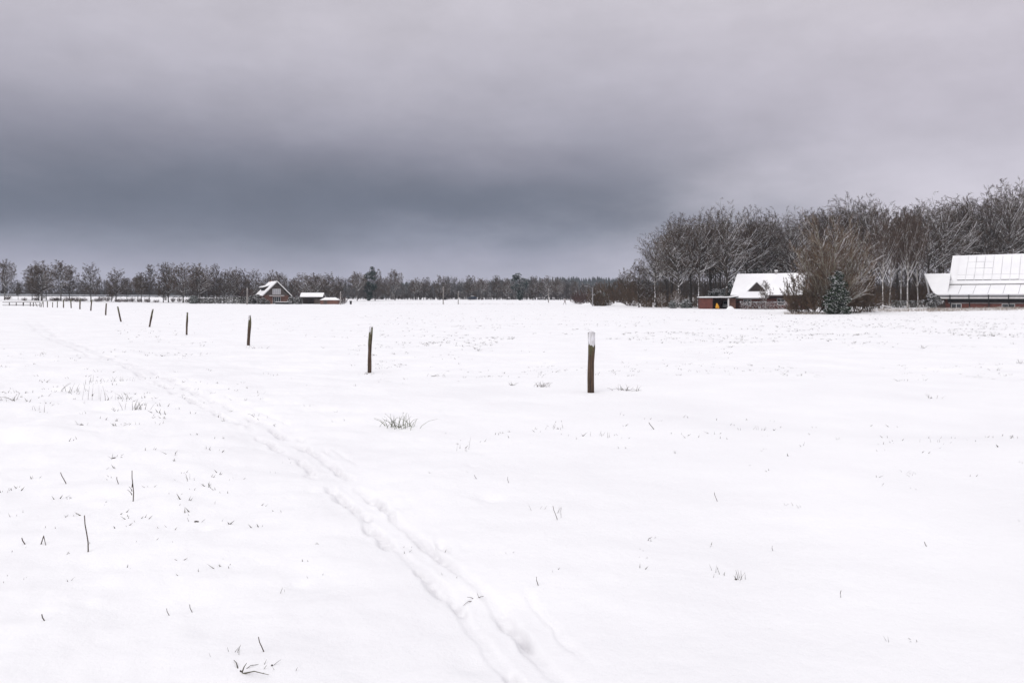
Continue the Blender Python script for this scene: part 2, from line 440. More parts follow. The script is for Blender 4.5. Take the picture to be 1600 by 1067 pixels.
def perlin(x, y, seed=0):
    xi = np.floor(x).astype(np.int64); yi = np.floor(y).astype(np.int64)
    xf = x - xi; yf = y - yi
    u = xf * xf * xf * (xf * (xf * 6 - 15) + 10); v = yf * yf * yf * (yf * (yf * 6 - 15) + 10)
    def g(ix, iy, dx, dy):
        h = (ix * 374761393 + iy * 668265263 + seed * 144665) & 0xFFFFFFFF
        h = ((h ^ (h >> 13)) * 1274126177) & 0xFFFFFFFF
        a = ((h ^ (h >> 16)) & 1023) * (2 * pi / 1024)
        return np.cos(a) * dx + np.sin(a) * dy
    n00 = g(xi, yi, xf, yf); n10 = g(xi + 1, yi, xf - 1, yf); n01 = g(xi, yi + 1, xf, yf - 1); n11 = g(xi + 1, yi + 1, xf - 1, yf - 1)
    return (n00 * (1 - u) + n10 * u) * (1 - v) + (n01 * (1 - u) + n11 * u) * v

# the trodden path: seen from the lower middle up to the footbridge on the left
PATH_PX = [(960, 1180), (865, 1067), (742, 932), (660, 858), (562, 775), (445, 694), (352, 643), (270, 603), (190, 566), (110, 537), (70, 518), (48, 500)]
SA, SL_ = 0.095, 0.15
def polar_h(th, lr):
    """terrain height on a grid of bearings and log distances"""
    def k_a(w): return np.exp(-(2 - 2 * np.cos(th[:, None] - CPT[None, :, 0])) / w ** 2 * 0.5)
    def k_r(w): return np.exp(-((lr[:, None] - CPT[None, :, 1]) / w) ** 2 * 0.5)
    num = 1e-12; den = 1e-12
    for wa, wr, g in ((SA, SL_, 1.0), (0.3, 0.5, 1e-4), (1.5, 2.0, 1e-9)):
        a, r = k_a(wa), k_r(wr)
        num = num + g * (r * CPT[None, :, 2]) @ a.T; den = den + g * r @ a.T
    return num / den                      # rows: distance, columns: bearing
TH0, TH_N, LR0, LR_S = -pi, 1800, math.log(0.2), 0.008
TH_S = 2 * pi / TH_N
LRG = LR0 + LR_S * np.arange(int((math.log(1700) - LR0) / LR_S) + 2)
HG = polar_h(TH0 + TH_S * np.arange(TH_N), LRG)
def base_h(x, y):
    th = (np.arctan2(x, y) - TH0) / TH_S; lr = np.clip((np.log(np.maximum(np.hypot(x, y), 0.21)) - LR0) / LR_S, 0, len(LRG) - 1.001)
    i = np.floor(th).astype(int); j = lr.astype(int); fi = th - i; fj = lr - j
    i0 = i % TH_N; i1 = (i + 1) % TH_N
    return (HG[j, i0] * (1 - fi) + HG[j, i1] * fi) * (1 - fj) + (HG[j + 1, i0] * (1 - fi) + HG[j + 1, i1] * fi) * fj
def solve_px(px, py):
    d = 1.7 * 1067 / max(py - HOR, 4)
    for _ in range(25):
        p = W(px, py, d)
        h = float(base_h(np.array([p[0]]), np.array([p[1]]))[0])
        d = 0.5 * d + 0.5 * max(EYE - h, 0.3) * 1067 / max(py - HOR, 4)
    return d
PATH = np.array([W(px, py, solve_px(px, py))[:2] for px, py in PATH_PX])
def path_coords(x, y):
    """signed distance to the path line and distance along it"""
    best = np.full(x.shape, 1e9); sg = np.zeros_like(x); al = np.zeros_like(x); run = 0.0
    for (ax, ay), (bx, by) in zip(PATH[:-1], PATH[1:]):
        dx, dy = bx - ax, by - ay; L = math.hypot(dx, dy)
        t = np.clip(((x - ax) * dx + (y - ay) * dy) / L ** 2, 0, 1)
        ex = x - ax - t * dx; ey = y - ay - t * dy
        dd = np.hypot(ex, ey)
        m_ = dd < best
        best = np.where(m_, dd, best); sg = np.where(m_, np.sign(dx * ey - dy * ex) * dd, sg); al = np.where(m_, run + t * L, al)
        run += L
    return sg, al
rs = np.random.RandomState(5)
PRINTS = []   # (along, across, length, width, depth, twist)
al_ = 0.2
while al_ < 16:
    PRINTS.append((al_, rs.choice([-0.11, 0.12, 0.12]) + rs.normal(0, 0.03), rs.uniform(0.07, 0.15), rs.uniform(0.022, 0.036), rs.uniform(0.02, 0.04)))
    al_ += rs.uniform(0.2, 0.55)
DENTS = [(rs.uniform(-7, 0), rs.uniform(3, 14), rs.uniform(0.05, 0.14), rs.uniform(0.01, 0.03)) for _ in range(70)]
TREAD_SHADE = {}
def ground_h(x, y, z=None):
    x = np.asarray(x, float); y = np.asarray(y, float)
    z = base_h(x, y) if z is None else z
    r = np.hypot(x, y)
    near = 1 / (1 + (r / 45.0) ** 2)
    left = 1 / (1 + np.exp(np.clip((x + 0.15 * y) / 1.2, -30, 30)))        # rougher, tussocky ground left of the path
    z = z + 0.10 * perlin(x / 7, y / 7, 1) + 0.05 * perlin(x / 2.6, y / 2.6, 2) * (0.4 + 0.6 * left)
    z = z + (0.060 * perlin(x / 0.9, y / 0.75, 3) + 0.034 * perlin(x / 0.36, y / 0.32, 4) + 0.011 * perlin(x / 0.14, y / 0.13, 6)) * near * (0.22 + 0.78 * left)
    # tussocks with sharper tops
    tus = np.maximum(perlin(x / 1.3 + 9, y / 1.1, 7) - 0.12, 0)
    z = z + 0.16 * tus * left * np.clip((r - 3.5) / 6, 0, 1) * np.exp(-r / 60)
    # ridged rows of the pasture beyond the fence
    field = np.clip((y - 16) / 10, 0, 1) * np.exp(-r / 120) * (1 - left)
    z = z + field * (0.09 * np.maximum(perlin(x / 1.1, y / 1.1, 11), -0.05) + 0.03 * perlin(x / 0.4, y / 0.4, 12))
    z = z + 0.36 / (1 + np.exp(np.clip((x + 57.0) / 0.9, -40, 40))) * np.exp(-((y - 92) / 13.0) ** 2)       # low dyke the footbridge starts from
    m_ = r < 140
    if m_.any():
        s, a = path_coords(x[m_], y[m_])
        s = s / (1 + a / 22.0); deep = 1 + a / 25.0
        fade = np.exp(-np.maximum(a - 14, 0) / 60)
        wob_ = 0.07 * perlin(a * 0.55, np.full_like(a, 3.3), 61) + 0.03 * perlin(a * 1.9, np.full_like(a, 7.3), 62)
        dz = -0.024 * np.exp(-((s - 0.02) / 0.24) ** 2) * fade
        for off, wd, dp in ((-0.085, 0.036, 0.034), (0.10, 0.032, 0.029), (-0.27, 0.024, 0.010)):
            br = np.clip(0.42 + 3.0 * perlin(a * 1.1, np.full_like(a, off * 10), 8), 0.32 * (a < 4.5) if off > -0.2 else 0, 1)
            u = (s - off - wob_ - 0.03 * perlin(a * 5, np.full_like(a, off), 63)) / (wd * (1 + 0.5 * perlin(a * 3, np.full_like(a, off * 5), 64)))
            dz -= dp * br * (np.exp(-u ** 6) - 0.10 * np.exp(-((np.abs(u) - 1.7) / 0.7) ** 2)) * fade
        dz = dz * deep
        for pa, ps, pl, pw, pd in PRINTS:
            q = ((a - pa) / pl) ** 2 + ((s - ps) / pw) ** 2
            dz -= np.where(q < 6, pd * np.exp(-q ** 2), 0)
        if len(x) > 100000:
            tr = np.zeros_like(z); tr[m_] = 0.85 * np.clip((-dz - 0.026) / 0.045, 0, 1) * np.exp(-a / 60); TREAD_SHADE['mask'] = tr  # deeper ruts take more of the painted shade
        zz = z.copy(); zz[m_] += dz; z = zz
    m2 = r < 20
    if m2.any():
        xs, ys = x[m2], y[m2]; dz = np.zeros_like(xs)
        for dx_, dy_, w_, dp in DENTS:
            q = ((xs - dx_) ** 2 + (ys - dy_) ** 2) / w_ ** 2
            dz -= np.where(q < 6, dp * np.exp(-q), 0)
        zz = z.copy(); zz[m2] += dz; z = zz
    return z
def gz(x, y):
    return float(ground_h(np.array([float(x)]), np.array([float(y)]))[0])
def on_ground(px, d, sink=0.0):
    p = W(px, HOR, d)
    p[2] = gz(p[0], p[1]) - sink
    return p
def at_px(px, py):
    """the ground point seen at a picture position"""
    d = solve_px(px, py)
    for _ in range(4):
        p = W(px, py, d)
        d = 0.4 * d + 0.6 * max(EYE - gz(p[0], p[1]), 0.3) * 1067 / max(py - HOR, 4)
    return on_ground(px, d), d

ang = np.concatenate([np.linspace(-180, -46, 70, endpoint=False), np.linspace(-46, -36, 40, endpoint=False), np.linspace(-36, 36, 640, endpoint=False),
                      np.linspace(36, 46, 40, endpoint=False), np.linspace(46, 180, 70, endpoint=False)])
rad = [0.25]
while rad[-1] < 1500:
    q = rad[-1]
    rad.append(q * (1.05 if q < 2.2 else 1.0085 if q < 30 else 1.014 if q < 200 else 1.03))
rad = np.array(rad)
AA, RR = np.meshgrid(np.radians(ang), rad)
gx = (RR * np.sin(AA)).ravel(); gy = (RR * np.cos(AA)).ravel()
gzv = ground_h(gx, gy, polar_h(np.radians(ang), np.log(rad)).ravel())
na, nr = len(ang), len(rad)
ii = np.arange(nr - 1)[:, None] * na; jj = np.arange(na)[None, :]
a_ = ii + jj; b_ = ii + (jj + 1) % na
F = np.stack([a_, b_, b_ + na, a_ + na], -1).reshape(-1, 4)[:, ::-1]
mb = MB(); mb.add(np.stack([gx, gy, gzv], 1), F)
mb.add([(gx[j], gy[j], gzv[j]) for j in range(na)] + [(0, 0, float(gzv[:na].mean()))], [(j, na, (j + 1) % na) for j in range(na)])
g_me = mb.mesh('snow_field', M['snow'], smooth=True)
at_ = g_me.attributes.new('tread_shade', 'FLOAT', 'POINT')
at_.data.foreach_set('value', np.concatenate([TREAD_SHADE['mask'], np.zeros(na + 1)]).astype(np.float32))
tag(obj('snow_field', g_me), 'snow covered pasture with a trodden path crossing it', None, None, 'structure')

# distant wooded hill
rs = np.random.RandomState(3)
def hill_h(x):
    return 25 + 7 * np.exp(-((x - 100) / 130) ** 2) - 0.00003 * (x - 60) ** 2 + 2.0 * perlin(x / 90.0, x * 0 + 0.3, 21)
hx = np.linspace(-900, 1000, 90)
prof = [(-160, 0.0), (-90, 0.45), (-30, 0.9), (0, 1.0), (80, 0.9), (220, 0.0)]
V = []
for dy, f in prof:
    for x in hx:
        V.append((x, 1000 + dy, -1 + (hill_h(np.array([x]))[0] - 8) * f))
nx_ = len(hx)
Fh = [(r_ * nx_ + c_, r_ * nx_ + c_ + 1, (r_ + 1) * nx_ + c_ + 1, (r_ + 1) * nx_ + c_) for r_ in range(len(prof) - 1) for c_ in range(nx_ - 1)]
mb = MB(); mb.add(V, Fh)
tag(obj('hill', mb.mesh('hill', M['soil'], True)), 'low wooded hill on the horizon', None, None, 'structure')
mb = MB()
n = 5200
x = rs.uniform(-800, 900, n); dy = rs.uniform(-120, 20, n)
f = np.interp(dy, [p[0] for p in prof], [p[1] for p in prof])
z = -1 + (hill_h(x) - 8) * f
h = rs.uniform(5, 8.5, n)
A = np.stack([x, 1000 + dy, z - 1], 1)
mb.cones(A, A + np.stack([rs.normal(0, .3, n), rs.normal(0, .3, n), h + 1], 1), h * 0.36)
tag(obj('hillside_wood', mb.mesh('hillside_wood', M['spruce_hill'])), 'far blue spruce wood covering the hill on the horizon', 'wood', None, 'stuff')

# ------------------------------------------------------------------ vegetation generators
def norm(v):
    return v / (np.linalg.norm(v, axis=-1, keepdims=True) + 1e-9)
def kids(rng, P, Rr, nper, t0, t1, ang0, lenf, up, k, rf=0.6, jit=0.25, lmin=0.0, lfall=0.5):
    """side shoots along every branch of a set: branches P (n,k,3) with radii Rr"""
    n, kk, _ = P.shape
    idx = np.repeat(np.arange(n), nper)
    t = t0 + (t1 - t0) * ((np.tile(np.arange(nper), n) + rng.uniform(0, 1, n * nper)) / nper)
    s = np.clip(t * (kk - 1), 0, kk - 1.001); i0 = s.astype(int); fr = (s - i0)[:, None]
    p0 = P[idx, i0] * (1 - fr) + P[idx, i0 + 1] * fr
    r0 = Rr[idx, i0] * (1 - fr[:, 0]) + Rr[idx, i0 + 1] * fr[:, 0]
    tan = norm(P[idx, i0 + 1] - P[idx, i0])
    L = np.linalg.norm(np.diff(P, axis=1), axis=2).sum(1)[idx]
    perp = norm(np.cross(tan, rng.normal(0, 1, tan.shape)))
    a = np.radians(ang0) * rng.uniform(0.6, 1.3, len(idx))[:, None]
    d = norm(np.cos(a) * tan + np.sin(a) * perp + np.array([0, 0, up]))
    ln = np.maximum(L * lenf * (1 - lfall * t) * rng.uniform(0.65, 1.3, len(idx)), lmin)
    pts = [p0]
    for j in range(1, k):
        d = norm(d + rng.normal(0, jit, d.shape) * 0.6 + np.array([0, 0, up * 0.35]))
        pts.append(pts[-1] + d * (ln / (k - 1))[:, None])
    Q = np.stack(pts, 1)
    rr = (r0 * rf)[:, None] * np.linspace(1, 0.3, k)[None]
    return Q, rr
def dome(rng, n, start, cen, rad3, el0, el1, k, sag=0.12, noise=0.05):
    """limbs rising in arcs from start(q) to points spread over a crown dome; returns (n,k,3)"""
    az = np.arange(n) * 2.399963 + rng.normal(0, 0.25, n)
    q = (np.arange(n) + rng.uniform(0, 1, n)) / n
    se = np.sin(np.radians(el0)) + (np.sin(np.radians(el1)) - np.sin(np.radians(el0))) * q
    ce = np.sqrt(1 - se ** 2)
    sc3 = np.where(rng.uniform(0, 1, n) < 0.7, rng.uniform(0.88, 1.02, n), rng.uniform(0.6, 0.9, n))[:, None]
    tgt = cen + np.stack([np.cos(az) * ce, np.sin(az) * ce, se], 1) * rad3 * sc3
    p0 = start(q)
    v = tgt - p0; L = np.linalg.norm(v, axis=1, keepdims=True)
    ctl = p0 + v * 0.45 + np.stack([v[:, 0] * 0.10, v[:, 1] * 0.10, 0 * L[:, 0]], 1) - np.array([0, 0, 1.0]) * L * sag
    t = np.linspace(0, 1, k)[None, :, None]
    P = (1 - t) ** 2 * p0[:, None] + 2 * t * (1 - t) * ctl[:, None] + t ** 2 * tgt[:, None]
    P[:, 1:] += np.cumsum(rng.normal(0, noise, (n, k - 1, 3)), axis=1) * (L / k)[:, None] * 1.6
    return P, L[:, 0], q
def tree_mesh(seed, H, cr, clear=0.3, n1=28, n2=8, n3=7, n4=7, mats=('beech', 'beech_twig'), r0=None, lean=0.02, tw=0.012, up=0.03, el0=-12, cz=0.62, rise=0.0, a2=50, l2=0.44, dark2=False):
    rng = np.random.RandomState(seed)
    k = 10
    ht = 0.86 * H
    zs = np.linspace(0, ht, k)
    bend = np.cumsum(rng.normal(0, 0.010 * H, (k, 2)), 0) * np.linspace(0, 1, k)[:, None] + lean * rng.uniform(-1, 1, 2) * zs[:, None]
    r0 = r0 or H * 0.0150
    P0 = np.concatenate([bend, zs[:, None]], 1)[None]
    R0 = (r0 * (1 - 0.9 * np.clip(zs / ht, 0, 1) ** 0.75) * np.where(zs < 0.02 * H, 1.4, 1.0))[None]
    tm = MB(); P0[0, 0, 2] = -0.4
    tm.tubes(P0, R0, 8)
    def at(t):
        s_ = np.clip(t * (k - 1), 0, k - 1.001); i0 = s_.astype(int); fr = (s_ - i0)[:, None]
        return P0[0][i0] * (1 - fr) + P0[0][i0 + 1] * fr, R0[0][i0] * (1 - fr[:, 0]) + R0[0][i0 + 1] * fr[:, 0]
    tt = np.clip(clear + (0.80 - clear) * ((np.arange(n1) + 0.5) / n1) ** 1.15 + rng.normal(0, 0.05, n1), clear * 0.9, 0.97)
    off = np.array([bend[-1, 0] * 0.6, bend[-1, 1] * 0.6, cz * H])
    P1, L1, q = dome(rng, n1, lambda q: at(tt)[0], off, np.array([cr, cr, (1 - cz) * H * 0.97]), el0, 88, 7, 0.10 + rise)
    R1 = np.minimum(at(tt)[1] * 0.66, 0.014 * L1 + 0.03)[:, None] * np.linspace(1, 0.2, 7)[None]
    cm = MB()
    cm.tubes(P1, R1, 5)
    rad3 = np.array([cr, cr, (1 - cz) * H * 0.97])
    def outside(Q):
        lump = 1.0 + 0.10 * np.sin(np.arctan2(Q[..., 1], Q[..., 0]) * 3 + seed) + 0.06 * np.sin(np.arctan2(Q[..., 1], Q[..., 0]) * 5 + Q[..., 2] * 0.6)
        v = (Q - off) / (rad3 * np.where(Q[..., 2:3] < off[2], np.array([1, 1, 1.5]), 1.0))
        return np.linalg.norm(v, axis=-1) / lump
    def rounded(Q, keep=0.3):
        """branches that would stick far out of the crown stay shorter"""
        r = outside(Q[:, -1]); rb = outside(Q[:, 0])
        f = np.where(r > 1, np.clip((1 - np.minimum(rb, 0.98)) / np.maximum(r - rb, 1e-3), 0, 1) * (1 - keep) + keep, 1.0)
        return Q[:, :1] + (Q - Q[:, :1]) * f[:, None, None]
    P2, R2 = kids(rng, P1, R1, n2, 0.22, 1.0, a2, l2, up, 5, lmin=0.5, lfall=0.62)
    P2 = rounded(P2)
    R2 = np.clip(R2 * 1.15, 0.020, 0.1)
    cm.tubes(P2, R2, 3, 1 if dark2 else 0)
    P3, R3 = kids(rng, P2, R2, n3, 0.15, 1.0, 38, 0.46, up, 3, lmin=0.35)
    R3 = np.clip(R3, tw * 1.05, 0.05)
    P3 = rounded(P3)
    cm.tubes(P3, R3, 3, 1)
    P4, R4 = kids(rng, P3, R3, n4, 0.1, 1.0, 38, 0.62, up, 2, lmin=0.28)
    P4 = rounded(P4, 0.55)
    cm.cones(P4[:, 0], P4[:, 1], np.full(len(P4), tw), 1)
    return tm.mesh('trunk', M[mats[0]], True), cm.mesh('crown', [M[mats[0]], M[mats[1]]])
def bush_mesh(seed, H, wid, stems=30, n2=7, n3=7, n4=5, mats=('hazel', 'hazel_twig'), base=0.12, tw=0.011, rs0=0.035, up=0.15, kk=7, n2t=0.25, el0=-20, cz=0.42):
    rng = np.random.RandomState(seed)
    az0 = rng.uniform(0, 2 * pi, stems); rr0 = np.sqrt(rng.uniform(0, 1, stems)) * base * wid
    P1, L1, q = dome(rng, stems, lambda q: np.stack([np.cos(az0) * rr0, np.sin(az0) * rr0, np.full(stems, -0.25)], 1), np.array([0, 0, cz * H]), np.array([wid / 2 * 0.9, wid / 2 * 0.9, (1 - cz) * H * 0.95]), el0, 88, kk, -0.06, 0.05)
    R1 = (rs0 * rng.uniform(0.6, 1.3, stems))[:, None] * np.linspace(1, 0.2, kk)[None]
    P1[:, 1:, 2] = np.maximum(P1[:, 1:, 2], 0.05)
    sm = MB(); sm.tubes(P1, R1, 5)
    P2, R2 = kids(rng, P1, R1, n2, n2t, 1.0, 30, 0.36, up, 4, lmin=0.25 * H / 6, lfall=0.4)
    R2 = np.clip(R2, tw * 1.2, 0.05)
    sm.tubes(P2, R2, 3)
    cm = MB()
    P3, R3 = kids(rng, P2, R2, n3, 0.15, 1.0, 34, 0.5, up, 3, lmin=0.12 * H / 6)
    cm.tubes(P3, np.clip(R3, tw, 0.04), 3)
    P4, R4 = kids(rng, P3, R3, n4, 0.1, 1.0, 36, 0.6, up, 2, lmin=0.1 * H / 6)
    cm.cones(P4[:, 0], P4[:, 1], np.full(len(P4), tw))
    return sm.mesh('stems', M[mats[0]]), cm.mesh('twigs', M[mats[1]])
def leaves(mb, rng, pts, out, size, mat=0):
    """small folded leaf sprays at pts, facing roughly along out"""
    n = len(pts)
    d = norm(out + rng.normal(0, 0.7, (n, 3)))
    u = norm(np.cross(d, rng.normal(0, 1, (n, 3)))); v = np.cross(d, u)
    s = size * rng.uniform(0.6, 1.4, (n, 1))
    V = np.stack([pts - u * s, pts + v * s * 0.5 - d * s * 0.25, pts + u * s, pts - v * s * 0.5 - d * s * 0.25], 1).reshape(-1, 3)
    b = np.arange(n)[:, None] * 4
    mb.add(V, np.concatenate([b + np.array([[0, 1, 2]]), b + np.array([[0, 2, 3]])]), mat)
def evergreen_mesh(seed, H, wid, shape, mat, n_cl=160, per=60, leaf=0.14, trunk=True, blob=0.28):
    """clumps of leaf sprays filling a crown: shape(h) gives the relative half width at relative height h"""
    rng = np.random.RandomState(seed)
    mbl = MB()
    h = rng.uniform(0.02, 1.0, n_cl)
    rr_ = shape(h) * wid / 2 * np.sqrt(rng.uniform(0.12, 1.0, n_cl)) * rng.uniform(0.8, 1.12, n_cl)
    az = rng.uniform(0, 2 * pi, n_cl)
    c = np.stack([np.cos(az) * rr_, np.sin(az) * rr_, h * H], 1)
    cl = blob * rng.uniform(0.6, 1.4, n_cl)
    idx = np.repeat(np.arange(n_cl), per)
    off = norm(rng.normal(0, 1, (len(idx), 3))) * (rng.uniform(0.1, 1, (len(idx), 1)) ** 0.5)
    off[:, 2] *= 0.6
    pts = c[idx] + off * cl[idx][:, None] * 2
    pts[:, 2] = np.maximum(pts[:, 2], 0.03)
    outv = norm(off + np.array([0, 0, 0.5]))
    leaves(mbl, rng, pts, outv, leaf)
    tm = MB()
    zs = np.linspace(-0.3, H * 0.9, 6)
    tm.tubes(np.stack([rng.normal(0, 0.01 * H, 6), rng.normal(0, 0.01 * H, 6), zs], 1)[None], np.linspace(0.022 * H, 0.006 * H, 6)[None], 7)
    # limbs out to the clumps
    sel = rng.choice(n_cl, min(n_cl, 40), False)
    a = np.stack([0 * h[sel], 0 * h[sel], np.maximum(h[sel] * H - rr_[sel] * 0.4, 0.1)], 1)
    tm.cones(a, c[sel], np.full(len(sel), 0.006 * H))
    return tm.mesh('trunk', M['oak']), mbl.mesh('crown', M[mat])

def plant(kind, pair, label, cat, loc, h_scale=1.0, rz=0.0, group=None, w_scale=None, names=('trunk', 'crown')):
    e = thing(kind, label, cat, loc, rz, group)
    e.scale = (w_scale or h_scale, w_scale or h_scale, h_scale)
    a = obj(names[0], pair[0], e); b = obj(names[1], pair[1], e)
    return e

# ------------------------------------------------------------------ buildings
def gable_local(w, dpt, eave, ridge):
    return [(0, 0), (w, 0), (w, eave), (w / 2, ridge), (0, eave)]

def window(parent, x0, x1, y, z0, z1, mull=1, frame='white_paint', pane='glass', proud=0.05):
    fm = MB(); t = 0.07
    fm.box(x0, x1, y - proud, y + 0.02, z0, z0 + t); fm.box(x0, x1, y - proud, y + 0.02, z1 - t, z1)
    n = mull + 1
    for i in range(n + 1):
        cx = x0 + (x1 - x0 - t) * i / n
        fm.box(cx, cx + t, y - proud - 0.004, y + 0.018, z0 + 0.002, z1 - 0.002)
    wnd = part('window', fm, M[frame], parent)
    for i in range(n):
        a = x0 + (x1 - x0 - t) * i / n + t; b = x0 + (x1 - x0 - t) * (i + 1) / n
        pm = MB(); pm.box(a, b, y - 0.02, y + 0.01, z0 + t, z1 - t)
        part('pane', pm, M[pane], wnd)
    return wnd

def build_left_house():
    p = on_ground(411.5, 198)
    e = thing('gable_house', 'small brick house with brown boarded gable and snowy roof left of the carport', 'house', p - np.array([0, 0, 0.3]), R(31))
    w, dp, ev, rg = 7.7, 8.2, 2.95, 6.75
    wm = MB(); wm.box(0.3, w - 0.3, 0.3, dp - 0.3, -0.5, ev - 0.1); part('wall', wm, M['brick_brown'], e)
    gm = MB(); gm.prism([(0.28, ev - 0.1), (w - 0.28, ev - 0.1), (w / 2, rg - 0.28)], 0.27, dp - 0.27); part('gable_boarding', gm, M['clad'], e)
    def slopes(t0, t, mat, name, parent, oh=0.45, fr=0.35):
        m = MB()
        sl = (rg - ev) / (w / 2)
        for s in (0, 1):
            xe = -oh if s == 0 else w + oh
            ze = ev - oh * sl
            q = [(xe, -fr, ze), (w / 2, -fr, rg), (w / 2, dp + fr, rg), (xe, dp + fr, ze)]
            q = [(a, b, c + t0) for a, b, c in q]
            m.slab(q, t, 0)
        return part(name, m, mat, parent)
    rf = slopes(0, 0.12, M['tile'], 'roof', e)
    slopes(0.14, 0.16, M['roof_snow'], 'snow_layer', rf, 0.42, 0.33)
    # barge boards on the front gable
    bmb = MB(); sl = (rg - ev) / (w / 2)
    for s in (0, 1):
        xe = -0.46 if s == 0 else w + 0.46
        bmb.slab([(xe, -0.42, ev - 0.46 * sl - 0.06), (w / 2, -0.42, rg - 0.06), (w / 2, -0.355, rg - 0.06), (xe, -0.355, ev - 0.46 * sl - 0.06)], 0.20)
    part('barge_board', bmb, M['white_paint'], e)
    # shed dormer on the left slope
    dm = MB(); dm.prism([(0.9, 3.9), (0.9, 5.15), (2.75, 5.6)], 2.6, 6.6); dmo = part('dormer', dm, M['dark_clad'], e)
    ds = MB(); ds.slab([(0.35, 2.3, 5.12), (2.85, 2.3, 5.80), (2.85, 6.9, 5.80), (0.35, 6.9, 5.12)], 0.22); part('snow_layer', ds, M['roof_snow'], dmo)
    wg = MB(); wg.box(0.86, 0.92, 3.0, 6.2, 4.2, 5.0); part('window', wg, M['glass'], dmo)
    # gable windows, canopy board, garden doors
    window(e, 2.65, 5.05, 0.27, ev + 0.15, ev + 1.75, 3, pane='curtain')
    cb = MB(); cb.box(1.7, 5.9, -0.5, 0.2, ev - 0.32, ev - 0.14); part('canopy', cb, M['white_paint'], e)
    window(e, 2.75, 5.0, 0.30, 0.25, 2.4, 3)
    ch = MB(); ch.box(w / 2 - 0.35, w / 2 + 0.3, 6.4, 7.0, rg - 0.6, rg + 0.55); part('chimney', ch, M['brick_brown'], e)
    return e

